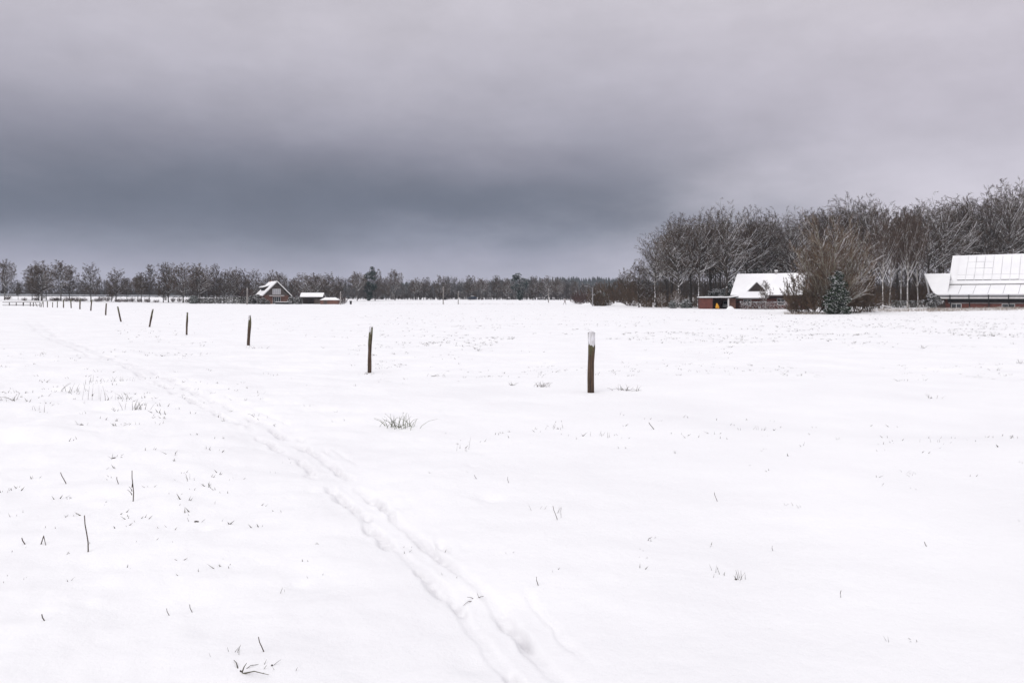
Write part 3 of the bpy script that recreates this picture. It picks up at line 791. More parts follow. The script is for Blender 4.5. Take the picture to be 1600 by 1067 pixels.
def build_right_house():
    d0 = 127
    p = W(1142, HOR, d0); p[2] = gz(p[0], p[1]) - 0.2
    a = R(-29)
    e = thing('farmhouse', 'red brick farmhouse with steep snowy roof and dark triangular dormer', 'house', p, a)
    L, dp, ev, rg = 13.5, 10.0, 2.65, 6.45
    wm = MB(); wm.box(0.35, L - 0.35, 0.5, dp - 0.5, -0.5, ev); part('wall', wm, M['brick'], e)
    for x0 in (0.35, L - 0.6):
        gm = MB()
        v = [(x0, 0.55, ev), (x0, dp - 0.55, ev), (x0, dp / 2, rg - 0.2), (x0 + 0.25, 0.55, ev), (x0 + 0.25, dp - 0.55, ev), (x0 + 0.25, dp / 2, rg - 0.2)]
        gm.add(v, [(0, 1, 2), (5, 4, 3)]); gm.add(v, [(0, 2, 5, 3), (1, 4, 5, 2), (0, 3, 4, 1)])
        part('gable_wall', gm, M['brick'], e)
    sl = (rg - ev) / (dp / 2)
    rm = MB()
    rm.slab([(0, -0.3, ev - 0.3 * sl), (L, -0.3, ev - 0.3 * sl), (L, dp / 2, rg), (0, dp / 2, rg)], 0.14)
    rm.slab([(0, dp + 0.3, ev - 0.3 * sl), (0, dp / 2, rg), (L, dp / 2, rg), (L, dp + 0.3, ev - 0.3 * sl)], 0.14)
    rm.slab([(1.15, -1.0, ev - 1.0 * sl), (6.3, -1.0, ev - 1.0 * sl), (6.3, -0.302, ev - 0.302 * sl), (1.15, -0.302, ev - 0.302 * sl)], 0.14)
    rf = part('roof', rm, M['tile'], e)
    sm = MB()
    sm.slab([(0.02, -0.28, ev - 0.28 * sl + 0.19), (L - 0.02, -0.28, ev - 0.28 * sl + 0.19), (L - 0.02, dp / 2, rg + 0.19), (0.02, dp / 2, rg + 0.19)], 0.2)
    sm.slab([(0.02, dp + 0.28, ev - 0.28 * sl + 0.19), (0.02, dp / 2, rg + 0.19), (L - 0.02, dp / 2, rg + 0.19), (L - 0.02, dp + 0.28, ev - 0.28 * sl + 0.19)], 0.2)
    sm.slab([(1.17, -0.98, ev - 0.98 * sl + 0.188), (6.28, -0.98, ev - 0.98 * sl + 0.188), (6.28, -0.285, ev - 0.285 * sl + 0.188), (1.17, -0.285, ev - 0.285 * sl + 0.188)], 0.2)
    part('snow_layer', sm, M['roof_snow'], rf)
    # dark soffit and beam under the low eave
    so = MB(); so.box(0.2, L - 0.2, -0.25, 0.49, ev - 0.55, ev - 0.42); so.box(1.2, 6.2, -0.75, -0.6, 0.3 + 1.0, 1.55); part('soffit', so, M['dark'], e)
    # triangular dormer: dark boarded face, small snowy roof running back into the slope
    x0, x1, yf = 3.15, 6.15, 0.35
    zb = ev + yf * sl + 0.5; zt = zb + 1.62; xm = (x0 + x1) / 2
    yb = yf + (zt - zb) / sl + 0.6
    dm = MB(); v = [(x0, yf, zb), (x1, yf, zb), (xm, yf, zt), (xm, yb, zt)]
    dm.add(v, [(0, 1, 2), (1, 3, 2), (0, 2, 3)])
    dmo = part('dormer', dm, M['dark_clad'], e)
    tr = MB()
    for i in range(9):
        xx = x0 + (x1 - x0) * (i + 0.5) / 9; hh = (1 - abs(xx - xm) / ((x1 - x0) / 2)) * (zt - zb)
        if hh > 0.2: tr.box(xx - 0.02, xx + 0.02, yf - 0.03, yf, zb, zb + hh - 0.05)
    part('batten', tr, M['dark'], dmo)
    dn = MB()
    dn.slab([(x0 - 0.18, yf - 0.02, zb), (xm, yf - 0.02, zt + 0.06), (xm, yb + 0.2, zt + 0.06), (x0 - 0.18, yb + 0.2, zb + 1.2)], 0.12)
    dn.slab([(x1 + 0.18, yf - 0.02, zb), (x1 + 0.18, yb + 0.2, zb + 1.2), (xm, yb + 0.2, zt + 0.06), (xm, yf - 0.02, zt + 0.06)], 0.12)
    part('snow_layer', dn, M['roof_snow'], dmo)
    cm = MB(); cm.box(7.0, 7.45, dp / 2 - 0.3, dp / 2 + 0.3, rg - 0.3, rg + 0.75); cho = part('chimney', cm, M['concrete'], e)
    cs = MB(); cs.box(6.97, 7.48, dp / 2 - 0.33, dp / 2 + 0.33, rg + 0.752, rg + 0.95); part('snow_cap', cs, M['roof_snow'], cho)
    window(e, 8.2, 9.6, 0.49, 0.9, 2.1, 1)
    window(e, 2.2, 3.6, 0.49, 0.8, 1.9, 1)
    return e

def build_carport():
    d0 = 125
    p = W(1093, HOR, d0); p[2] = gz(p[0], p[1]) - 0.15
    e = thing('carport', 'low brick carport with flat snowy roof left of the farmhouse', 'carport', p, R(-10))
    s = d0 / 1067
    wl = MB(); wl.box(0.05, 2.35, 0, 0.25, -0.4, 2.05); wl.box(0.05, 0.3, 0.25, 5.5, -0.4, 2.05); wl.box(2.1, 2.352, 0.252, 5.5, -0.4, 2.048); wl.box(0.05, 6.4, 5.5, 5.7, -0.4, 2.05)
    part('wall', wl, M['brick'], e)
    rf = MB(); rf.slab([(-0.1, -0.2, 2.05), (5.4, -0.2, 2.08), (5.4, 5.9, 2.08), (-0.1, 5.9, 2.05)], 0.12); rf.slab([(5.402, -0.2, 2.08), (6.9, -0.2, 2.30), (6.9, 5.9, 2.30), (5.402, 5.9, 2.08)], 0.12)
    ro = part('roof', rf, M['dark'], e)
    sn = MB(); sn.slab([(-0.13, -0.23, 2.175), (5.4, -0.23, 2.205), (5.4, 5.93, 2.205), (-0.13, 5.93, 2.175)], 0.2); sn.slab([(5.402, -0.23, 2.205), (6.93, -0.23, 2.43), (6.93, 5.93, 2.43), (5.402, 5.93, 2.205)], 0.2)
    part('snow_layer', sn, M['roof_snow'], ro)
    for x in (5.0,):
        pm = MB(); pm.box(x, x + 0.28, 0.0, 0.26, -0.4, 2.04); part('post', pm, M['white_paint'], e)
    pm = MB(); pm.box(5.3, 6.5, 0.9, 1.1, -0.4, 2.06); part('side_wall', pm, M['brick_brown'], e)
    return e, p

def build_barn():
    d0 = 114
    p = W(1464, HOR, d0); p[2] = EYE + 0.45 - 2.75
    a = R(-37)
    e = thing('barn', 'long brick barn whose snowy roof carries solar panels, at right edge', 'barn', p, a)
    L = 24.0
    ev, zm, rg = 2.75, 4.45, 9.55
    y1, y2 = 4.6, 9.2
    wm = MB(); wm.box(1.0, L, 0.9, 14.0, -0.8, ev - 0.1); part('wall', wm, M['brick'], e)
    # body under the upper roof
    gm = MB(); v = [(1.3, y1 - 0.1, ev), (1.3, 14.0, ev), (1.3, 14.0, zm), (1.3, y2, rg - 0.2), (1.3, y1 - 0.1, zm - 0.1)]
    v2 = [(L, b, c) for _, b, c in v]
    gm.add(v + v2, [(0, 4, 3), (0, 3, 2), (0, 2, 1), (5, 8, 9), (5, 7, 8), (5, 6, 7)]); gm.add(v + v2, [(4, 9, 8, 3), (3, 8, 7, 2)])
    part('gable_wall', gm, M['dark_clad'], e)
    rm = MB()
    rm.slab([(0.1, 0, ev), (L, 0, ev), (L, y1, zm), (0.1, y1, zm)], 0.12)
    rm.slab([(1.1, y1 - 0.25, zm + 0.12), (L, y1 - 0.25, zm + 0.12), (L, y2, rg), (1.1, y2, rg)], 0.14)
    rm.slab([(1.1, 14.6, zm - 0.3), (1.1, y2, rg), (L, y2, rg), (L, 14.6, zm - 0.3)], 0.14)
    # wing behind on the left, its roof meeting the low roof
    rf = part('roof', rm, M['tile'], e)
    sm = MB()
    sm.slab([(0.1, 0.02, ev + 0.14), (L, 0.02, ev + 0.14), (L, y1 - 0.3, zm), (0.1, y1 - 0.3, zm)], 0.2)
    sm.slab([(1.08, y1 - 0.28, zm + 0.27), (L, y1 - 0.28, zm + 0.27), (L, y2, rg + 0.15), (1.08, y2, rg + 0.15)], 0.22)
    sm.slab([(1.08, 14.6, zm - 0.15), (1.08, y2, rg + 0.15), (L, y2, rg + 0.15), (L, 14.6, zm - 0.15)], 0.22)
    part('snow_layer', sm, M['roof_snow'], rf)
    # side wing with a curved gable edge at the left end
    prof_ = [(0.08, ev + 0.02), (0.7, ev + 0.35), (1.4, ev + 0.85), (2.2, ev + 1.65), (3.0, ev + 2.6), (3.8, ev + 3.5)]
    xl = lambda y: -0.15 - 0.62 * y
    wg = MB(); v = []
    for lift in (0.17, 0.38):
        for y, z in prof_ + [(7.6, ev)]:
            v += [(xl(y if y < 7 else 3.8), y, z + lift), (1.5, y, z + lift)]
    nn_ = len(prof_) + 1; b2 = 2 * nn_
    wg.add(v, [(2 * i, 2 * i + 1, 2 * i + 3, 2 * i + 2) for i in range(nn_ - 1)] + [(b2 + 2 * i, b2 + 2 * i + 1, b2 + 2 * i + 3, b2 + 2 * i + 2) for i in range(nn_ - 1)]
           + [(2 * i, 2 * i + 2, b2 + 2 * i + 2, b2 + 2 * i) for i in range(nn_ - 1)] + [(0, b2, b2 + 1, 1)])
    part('wing_snow', wg, M['roof_snow'], rf)
    gw = MB()
    prf = [(0.5, -0.5), (0.5, ev + 0.15), (1.4, ev + 0.75), (2.2, ev + 1.55), (3.0, ev + 2.5), (3.8, ev + 3.4), (7.2, ev), (7.2, -0.5)]
    vv = [(xl(min(y, 3.8)) + 0.35, y, z) for y, z in prf]; vb = [(1.2, y, z) for y, z in prf]
    gw.add(vv + vb, [(i, (i + 1) % 8, (i + 1) % 8 + 8, i + 8) for i in range(8)])
    for tri in ((0, 1, 2), (0, 2, 3), (0, 3, 4), (0, 4, 5), (0, 5, 6), (0, 6, 7)): gw.add([vv[a] for a in tri], [(0, 1, 2)])
    part('wing_wall', gw, M['dark_clad'], e)
    for yy in (1.5, 2.7):
        pw = MB(); pw.add([(xl(yy) + 0.30, yy, 1.2), (xl(yy + 0.8) + 0.30, yy + 0.8, 1.2), (xl(yy + 0.8) + 0.30, yy + 0.8, 3.3), (xl(yy) + 0.30, yy, 3.3),
                          (xl(yy) + 0.36, yy, 1.2), (xl(yy + 0.8) + 0.36, yy + 0.8, 1.2), (xl(yy + 0.8) + 0.36, yy + 0.8, 3.3), (xl(yy) + 0.36, yy, 3.3)], [(0, 1, 2, 3), (7, 6, 5, 4), (0, 4, 5, 1), (2, 6, 7, 3), (1, 5, 6, 2), (0, 3, 7, 4)])
        part('wing_window', pw, M['curtain'], e)
    # snow-filled seams of the low metal roof
    for i in range(11):
        x0 = 1.0 + i * 2.1
        se = MB(); t_ = np.array([x0, 0.1, ev + 0.14 + 0.2]); t2 = np.array([x0, y1 - 0.5, zm + 0.18 - 0.08])
        n_ = np.array([0, -(zm - ev), y1]); n_ = n_ / np.linalg.norm(n_)
        se.slab([t_ + [0, 0, 0.02], t_ + [0.05, 0, 0.02], t2 + [0.05, 0, 0.02], t2 + [0, 0, 0.02]], 0.05)
        part('roof_seam', se, M['grey_paint'], e)
    # gutter, fascia, brackets
    gt = MB(); gt.box(0.0, L, -0.16, -0.02, ev - 0.06, ev + 0.05); part('gutter', gt, M['steel'], e)
    fs = MB(); fs.box(0.0, L, -0.05, 0.12, ev - 0.42, ev - 0.16); part('fascia', fs, M['white_paint'], e)
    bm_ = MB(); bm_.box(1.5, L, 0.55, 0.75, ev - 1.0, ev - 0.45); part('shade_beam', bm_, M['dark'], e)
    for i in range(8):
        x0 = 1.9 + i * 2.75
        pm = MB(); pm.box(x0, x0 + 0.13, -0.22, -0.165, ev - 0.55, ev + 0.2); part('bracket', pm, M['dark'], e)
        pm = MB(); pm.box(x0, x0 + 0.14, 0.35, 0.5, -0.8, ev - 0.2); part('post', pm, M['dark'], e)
    lt = MB(); lt.box(1.6, L, 0.80, 0.895, ev - 1.22, ev - 1.08); part('lintel', lt, M['concrete'], e)
    for x0, x1 in ((2.0, 3.5), (9.2, 11.0), (13.6, 15.4)):
        window(e, x0, x1, 0.9, 0.55, ev - 1.25, 1)
    # snow covered solar panels on the upper slope, with dark gaps
    A0 = np.array([0, y1 - 0.28, zm + 0.27]); B0 = np.array([0, y2, rg + 0.15])
    sd = (B0 - A0); SL = np.linalg.norm(sd); sd = sd / SL
    nn = np.array([0, -sd[2], sd[1]])
    base = MB()
    def on(x, u, lift):
        return np.array([x, 0, 0]) + A0 + sd * u + nn * lift
    x_a = 2.3; pw_, u0, rows = 1.28, 0.75, (1.35, 4.35)
    rng = random.Random(4)
    for r_ in range(2):
        ua = u0 if r_ == 0 else u0 + 1.30
        ub = u0 + 1.25 if r_ == 0 else SL - 0.3
        for c_ in range(15):
            xa = x_a + c_ * pw_
            cells = [(ua, ub)]
            if r_ == 1 and 1 <= c_ <= 3:
                h3 = (ub - ua) / 3
                cells = [(ua + h3 * q, ua + h3 * (q + 1) - 0.04) for q in range(3)]
            for (va, vb) in cells:
                pm = MB()
                g = 0.012
                pm.slab([on(xa + 0.05, va + g, 0.225), on(xa + pw_ - 0.06, va + g, 0.225), on(xa + pw_ - 0.06, vb - 0.05, 0.225), on(xa + 0.05, vb - 0.05, 0.225)], 0.06)
                po = part('solar_panel', pm, M['panel'], e)
                jx = rng.choice([0.045, 0.06, 0.075])
                s2 = MB(); c0 = 0.07 if r_ == 0 and rng.random() < 0.75 else rng.choice([0.0, 0.0, 0.03])
                s2.slab([on(xa + 0.004, va + c0, 0.288), on(xa + pw_ - jx, va + c0, 0.288), on(xa + pw_ - jx, vb + 0.005, 0.288), on(xa + 0.004, vb + 0.005, 0.288)], 0.06)
                part('snow_layer', s2, M['roof_snow'], po)
    return e

left_house = build_left_house()
right_house = build_right_house()
carport, cp_loc = build_carport()
barn = build_barn()

# open garden shed right of the small house
p = on_ground(469, 199)
e = thing('garden_carport', 'open timber shelter with white roof right of the small gable house', 'shelter', p - np.array([0, 0, .1]), R(4))
m_ = MB()
for x in (0.2, 2.2, 3.6, 5.9):
    q = MB(); q.box(x, x + 0.16, 0.3, 0.46, -0.3, 2.0); part('post', q, M['dark'], e)
q = MB(); q.box(0.1, 6.2, 3.4, 3.55, -0.3, 2.1); part('back_wall', q, M['dark_clad'], e)
q = MB(); q.box(3.9, 6.05, 0.5, 0.62, -0.3, 1.7); part('side_panel', q, M['clad'], e)
q = MB(); q.slab([(-0.1, -0.1, 2.0), (6.5, -0.1, 2.0), (6.5, 2.1, 3.15), (-0.1, 2.1, 3.15)], 0.1); q.slab([(-0.1, 4.2, 2.0), (-0.1, 2.1, 3.15), (6.5, 2.1, 3.15), (6.5, 4.2, 2.0)], 0.1)
ro = part('roof', q, M['tile'], e)
q = MB(); q.slab([(-0.12, -0.08, 2.12), (6.52, -0.08, 2.12), (6.52, 2.1, 3.27), (-0.12, 2.1, 3.27)], 0.18); q.slab([(-0.12, 4.2, 2.12), (-0.12, 2.1, 3.27), (6.52, 2.1, 3.27), (6.52, 4.2, 2.12)], 0.18)
part('snow_layer', q, M['roof_snow'], ro)
p = on_ground(500.5, 196)
e = thing('garden_shed', 'low brown shed with hipped snowy roof next to the open shelter', 'shed', p - np.array([0, 0, .1]), R(2))
q = MB(); q.box(0, 5.0, 0, 2.6, -0.3, 1.35); part('wall', q, M['brick_brown'], e)
q = MB(); v = [(-0.2, -0.2, 1.36), (5.4, -0.2, 1.36), (5.4, 2.8, 1.36), (-0.2, 2.8, 1.36), (1.0, 1.3, 2.1), (4.1, 1.3, 2.1)]
q.add(v, [(0, 1, 5, 4), (2, 3, 4, 5), (3, 2, 1, 0)]); q.add(v, [(1, 2, 5), (3, 0, 4)])
part('snow_roof', q, M['roof_snow'], e)
q = MB(); q.box(0.9, 1.9, -0.04, 0.0, -0.2, 1.25); part('door', q, M['clad'], e)

# low terrace wall in front of the small house
p = on_ground(430, 196)
e = thing('terrace_bench', 'dark low planter box on the terrace of the gable house', 'planter', p, R(3))
q = MB(); q.box(0, 3.6, 0, 0.7, -0.3, 0.62); part('box', q, M['dark'], e)
q = MB(); q.box(-0.03, 3.63, -0.03, 0.73, 0.622, 0.74); part('snow_cap', q, M['roof_snow'], e)

# ------------------------------------------------------------------ footbridge and fence posts
p = on_ground(24, 119)
p[2] = W(24, 480.5, 119)[2]
e = thing('footbridge', 'small timber footbridge with rails at the far left end of the path', 'bridge', p, R(-6))
q = MB(); q.box(-2.0, 2.6, 0, 1.6, -0.25, 0.0); part('deck', q, M['dark_clad'], e)
q = MB(); q.box(-2.0, 1.7, 0.2, 1.4, -0.7, -0.252); part('beam', q, M['dark'], e)
q = MB(); q.box(-2.0, 2.6, -0.02, 1.62, 0.003, 0.06); part('snow_layer', q, M['snow'], e)
for yy in (-0.06, 1.62):
    for x in (-1.2, 0.1, 1.45, 3.3):
        q = MB(); q.box(x, x + 0.10, yy, yy + 0.08, -0.5, 0.95); part('rail_post', q, M['dark_clad'], e)
    for zz in (0.35, 0.86):
        q = MB(); q.box(-2.4, 3.4, yy - 0.042, yy - 0.002, zz, zz + 0.09); part('rail', q, M['dark_clad'], e)

POSTS = [  # x of foot, x of top, y of foot, y of top, d, width m, label
    (923.5, 924, 612, 521, 13.5, 0.118, 'nearest fence post, thick brown wood plastered with snow at its top'),
    (577.5, 580, 582, 513, 19.5, 0.095, 'second nearest fence post, split and slightly curved with snow on its edge'),
    (388, 390.5, 541, 496, 29, 0.115, 'third fence post from the near end, brown with a pointed top'),
    (291.5, 292.5, 523, 489, 38.6, 0.095, 'fourth fence post from the near end, straight dark stake'),
    (233.5, 238.5, 515, 488, 47.8, 0.115, 'fifth fence post, dark stake leaning to the right'),
    (189, 183.5, 510, 487, 57, 0.11, 'sixth fence post, dark stake leaning to the left'),
    (165, 165.7, 502.5, 484.5, 66, 0.115, 'seventh fence post from the near end, upright'),
    (141.7, 143, 498, 480.5, 77, 0.12, 'eighth fence post from the near end'),
    (124.7, 124.8, 494.7, 478, 88, 0.14, 'ninth fence post from the near end'),
    (111.2, 110.2, 493, 478.5, 97, 0.13, 'tenth fence post from the near end'),
    (99, 99, 492, 477, 106, 0.14, 'eleventh fence post from the near end'),
    (89.3, 89.5, 490.5, 478, 114, 0.11, 'twelfth fence post from the near end'),
    (82, 82, 489, 478, 121, 0.11, 'thirteenth fence post from the near end'),
    (74, 73.7, 488, 477, 130, 0.14, 'fourteenth fence post from the near end'),
    (67.5, 67.2, 487, 477.5, 136, 0.11, 'fifteenth fence post, just right of a leaning one'),
    (64, 66, 486, 477, 138, 0.11, 'fence post leaning right near the footbridge'),
    (58.5, 55, 484, 477, 141, 0.10, 'farthest fence post, leaning left beside the footbridge rail'),
]
for i, (xf, xt, yf, yt, d, wd, lab) in enumerate(POSTS):
    rng = np.random.RandomState(40 + i)
    ft = on_ground(xf, d)
    h = (yf - yt) / 1067 * d * (1 + 0.03)
    dx = (xt - xf) / 1067 * d
    e = thing('fence_post', lab, 'post', ft, rng.uniform(0, 0.4), 'stakes of the pasture fence')
    e.rotation_euler = (0, 0, 0)
    k = 9
    zs = np.concatenate([[-0.35], np.linspace(0, h, k)])
    cv = 0.018 * np.sin(zs / h * pi) if i == 1 else 0.006 * np.sin(zs * 5)
    P = np.stack([dx * zs / h - cv, 0 * zs, zs], 1)[None]
    Rd = (wd / 2 * 1.13 * (1 + 0.05 * np.sin(zs * 7 + i) + rng.normal(0, 0.015, k + 1)))[None]
    if i == 2: Rd[0, -1] *= 0.45; Rd[0, -2] *= 0.9
    q = MB(); q.tubes(P, Rd, 8 if i < 5 else 6, cap=True)
    if i < 5:   # rough split top and cracks
        V = q.v[0]; V += np.stack([rng.normal(0, 0.0035, len(V)), rng.normal(0, 0.0035, len(V)), 0 * V[:, 0]], 1)
    part('stake', q, M['post'], e)
    if i < 9:
        # crust of wind-driven snow on the camera side of the top, and a cap
        q = MB(); frac = 0.21 if i == 0 else 0.12
        nz_ = 7 if i == 0 else 4
        r_ = wd / 2 * 1.13
        ph0, ph1, ns = (-178, -2, 9) if i == 0 else (-175, -80, 4)
        za = h * (1 - frac)
        grid = []
        for a in range(nz_):
            t = a / (nz_ - 1); z = za + (h - za) * t
            for b in range(ns):
                ph = R(ph0 + (ph1 - ph0) * b / (ns - 1))
                edge = min(b, ns - 1 - b, a, 1.5) / 1.5
                zz = z - (rng.uniform(0, 0.05) if a == 0 else 0)
                rr = r_ * 0.98 + 0.012 * min(edge, 1) + (rng.uniform(-.002, .002) if edge > 0 else -0.004)
                grid.append((dx * zz / h - (0.006 * math.sin(zz * 5) if i != 1 else 0) + rr * cos(ph), rr * sin(ph), zz))
        q.add(grid, [(a * ns + b, a * ns + b + 1, (a + 1) * ns + b + 1, (a + 1) * ns + b) for a in range(nz_ - 1) for b in range(ns - 1)])
        # cap
        ring = [(dx + r_ * 1.0 * cos(t), r_ * 1.0 * sin(t), h - 0.004) for t in np.arange(8) * pi / 4]
        ring2 = [(dx + r_ * 0.7 * cos(t), r_ * 0.7 * sin(t), h + 0.022) for t in np.arange(8) * pi / 4]
        q.add(ring + ring2 + [(dx, 0, h + 0.03)], [(j, (j + 1) % 8, (j + 1) % 8 + 8, j + 8) for j in range(8)])
        q.add(ring2 + [(dx, 0, h + 0.03)], [(j, (j + 1) % 8, 8) for j in range(8)])
        part('snow_crust', q, M['rime'], e, True)

# ------------------------------------------------------------------ guard rail along the road bank, poles, street lamp
a0 = W(-60, 462, 254); a1 = W(640, 467, 292)
q_e = thing('guard_rail', 'long grey guard rail along the road bank behind the left trees', 'guard rail', (0, 0, 0))
nseg = 34
for i in range(nseg):
    pa = a0 + (a1 - a0) * i / nseg; pb = a0 + (a1 - a0) * (i + 1) / nseg
    za, zb = gz(pa[0], pa[1]), gz(pb[0], pb[1])
    q = MB()
    v = []
    for (pp, z) in ((pa, za), (pb, zb)):
        v += [(pp[0], pp[1], z + 0.35), (pp[0], pp[1] - 0.06, z + 0.5), (pp[0], pp[1], z + 0.6), (pp[0], pp[1] - 0.06, z + 0.72), (pp[0], pp[1], z + 0.86), (pp[0], pp[1] + 0.05, z + 0.6)]
    q.add(v, [(j, j + 1, j + 7, j + 6) for j in range(5)] + [(5, 0, 6, 11)])
    part('beam', q, M['steel'], q_e)
    q = MB(); q.box(pa[0] - 0.06, pa[0] + 0.06, pa[1] + 0.06, pa[1] + 0.18, za - 0.5, za + 0.8); part('post', q, M['steel'], q_e)

def utility_pole(px, d, ytop, label, lamp=False, r_=0.11, mat='pole'):
    f = on_ground(px, d)
    h = EYE + (HOR - ytop) / 1067 * d - f[2]
    e = thing('street_lamp' if lamp else 'utility_pole', label, 'lamp' if lamp else 'pole', f, 0, None if lamp else 'poles standing across the far field')
    zs = np.linspace(-0.5, h, 6)
    q = MB(); q.tubes(np.stack([0.004 * zs, 0 * zs, zs], 1)[None], np.linspace(r_ * 1.25, r_ * 0.8, 6)[None], 8, cap=True); part('pole', q, M[mat], e)
    if lamp:
        q = MB(); tt = np.linspace(0, 1, 6); q.tubes(np.stack([-1.3 * tt, 0 * tt, h - 0.1 + 0.5 * np.sin(tt * pi / 2)], 1)[None], np.full((1, 6), 0.05), 6); part('arm', q, M['steel'], e)
        q = MB(); q.box(-1.95, -1.25, -0.14, 0.14, h + 0.34, h + 0.48); part('lamp_head', q, M['grey_paint'], e)
    else:
        q = MB(); q.tubes(np.array([[(0, 0, h + 0.0), (0, 0, h + 0.1), (0, 0, h + 0.14)]]), np.array([[r_ * 0.85, r_ * 0.7, 0.01]]), 8); part('snow_cap', q, M['roof_snow'], e, True)
        q = MB(); q.box(-0.28, 0.28, -0.05, 0.05, h - 0.45, h - 0.35); part('cross_arm', q, M[mat], e)
    return e
utility_pole(386, 188, 451, 'grey pole left of the small gable house', r_=0.17)
utility_pole(532, 192, 457, 'grey pole right of the low brown shed', r_=0.16)
utility_pole(692.5, 192, 449, 'tall thin pole in the open middle of the far field', r_=0.12)
utility_pole(716, 192, 457, 'shorter thin pole right of the tall pole in the far field', r_=0.11)
utility_pole(857, 220, 452, 'pale pole left of the reddish thicket', r_=0.13)
utility_pole(612.5, 282, 457, 'small pale pole by the road bank below round-crowned trees', r_=0.11)
utility_pole(926, 158, 450, 'curved street lamp in front of the dark bush', True, r_=0.10, mat='grey_paint')
p = on_ground(1020.5, 128)
e = thing('marker_post', 'white marker post at the edge of the wood left of the carport', 'post', p)
q = MB(); q.tubes(np.array([[(0, 0, -0.2), (0, 0, 0.5), (0, 0, 1.02), (0, 0, 1.07)]]), np.array([[0.11, 0.11, 0.10, 0.03]]), 8, cap=True); part('stake', q, M['white_paint'], e)
q = MB(); q.tubes(np.array([[(0, 0, 0.70), (0, 0, 0.86)]]), np.array([[0.118, 0.118]]), 8); part('band', q, M['dark'], e)

# ------------------------------------------------------------------ trees
BE = [tree_mesh(100 + i, 22, c, cl, n1, 7, 6, 5, mats=('beech', 'beech_twig'), lean=0.03, el0=-28, tw=0.011) for i, (c, cl, n1) in enumerate(((5.6, 0.34, 50), (4.8, 0.42, 44), (6.2, 0.28, 54), (5.2, 0.38, 46)))]
OA = [tree_mesh(120 + i, 20, c, cl, 46, 7, 6, 5, mats=('oak', 'oak_twig'), a2=54, rise=-0.08, el0=-22, tw=0.011, dark2=True) for i, (c, cl) in enumerate(((5.6, 0.36), (4.6, 0.44), (5.0, 0.30)))]
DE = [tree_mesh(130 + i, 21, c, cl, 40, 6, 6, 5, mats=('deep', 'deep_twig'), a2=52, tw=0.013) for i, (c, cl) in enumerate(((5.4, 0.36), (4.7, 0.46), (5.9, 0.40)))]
BI = [tree_mesh(140 + i, 19, c, cl, 20, 8, 8, 7, mats=('birch', 'birch_twig'), up=0.28, r0=0.155, tw=0.012, el0=5, a2=30, cz=0.58, l2=0.45, dark2=True) for i, (c, cl) in enumerate(((3.6, 0.26), (4.1, 0.22), (3.2, 0.3)))]
SM = [tree_mesh(160 + i, 11, c, cl, n1, 7, 6, 4, mats=(('beech', 'beech_twig') if i % 2 == 0 else ('oak', 'oak_twig')), tw=0.017, r0=r, el0=e0, cz=z, l2=0.48, dark2=i % 2 == 1) for i, (c, cl, n1, r, e0, z) in enumerate(
    ((3.4, 0.24, 36, 0.17, -30, 0.60), (2.0, 0.24, 28, 0.13, -40, 0.58), (4.2, 0.20, 38, 0.2, -15, 0.55), (2.8, 0.16, 32, 0.16, -45, 0.54), (3.1, 0.34, 30, 0.16, -10, 0.66), (2.3, 0.10, 30, 0.12, -50, 0.46)))]
SAP = tree_mesh(180, 4.6, 1.4, 0.30, 14, 6, 5, 4, mats=('birch', 'beech_twig'), tw=0.010, r0=0.085, el0=-20, cz=0.6)

rs = np.random.RandomState(77)
TOPS = [(985, 420), (1000, 402), (1012, 368), (1024, 352), (1040, 344), (1050, 340), (1070, 334), (1100, 326), (1130, 317), (1160, 324), (1200, 327), (1240, 324), (1290, 311), (1330, 303), (1380, 301), (1430, 303), (1460, 305), (1490, 298), (1520, 297), (1550, 286), (1580, 279), (1620, 281), (1700, 285)]
tx = [a for a, b in TOPS]; ty = [b for a, b in TOPS]
FRONT = [  # px, d, kind, label
    (1024, 139, 'B', 'leftmost big bare tree of the wood, rounded crown overhanging the field'),
    (1050, 143, 'O', 'second bare tree from the left end of the wood, dark trunk'),
    (1062, 134, 'B', 'snowy bare tree leaning over the small sapling at the wood edge'),
    (1079, 136, 'O', 'dark-trunked bare tree left of the thick trunk beside the carport'),
    (1092, 133, 'B', 'thick-trunked bare tree just above the left end of the carport'),
    (1111, 137, 'O', 'slim bare tree above the carport roof'),
    (1135, 134, 'B', 'tall pale bare tree left of the farmhouse roof, domed crown'),
    (1167, 141, 'O', 'dark leaning bare tree above the left end of the farmhouse ridge'),
    (1195, 143, 'B', 'pale bare tree above the farmhouse chimney'),
    (1214, 145, 'O', 'slim bare tree just right of the farmhouse chimney'),
    (1241, 141, 'B', 'dark bare tree above the right end of the farmhouse roof'),
    (1268, 146, 'O', 'bare tree behind the left flank of the large hazel'),
    (1300, 144, 'B', 'bare tree whose crown tops the large hazel'),
    (1335, 146, 'O', 'bare tree behind the right flank of the large hazel'),
    (1362, 142, 'B', 'bare grey tree left of the white birches'),
    (1453, 138, 'O', 'dark bare tree above the left wing of the barn'),
    (1472, 141, 'B', 'dark double bare tree left of the barn ridge'),
    (1512, 145, 'O', 'bare tree above the left end of the barn ridge'),
    (1549, 143, 'B', 'forked snowy bare tree behind the barn ridge'),
    (1582, 141, 'B', 'tallest bare tree, behind the barn at the right edge'),
    (1608, 144, 'O', 'bare tree cut by the right edge of the picture'),
]
KIN = {'B': BE, 'O': OA}
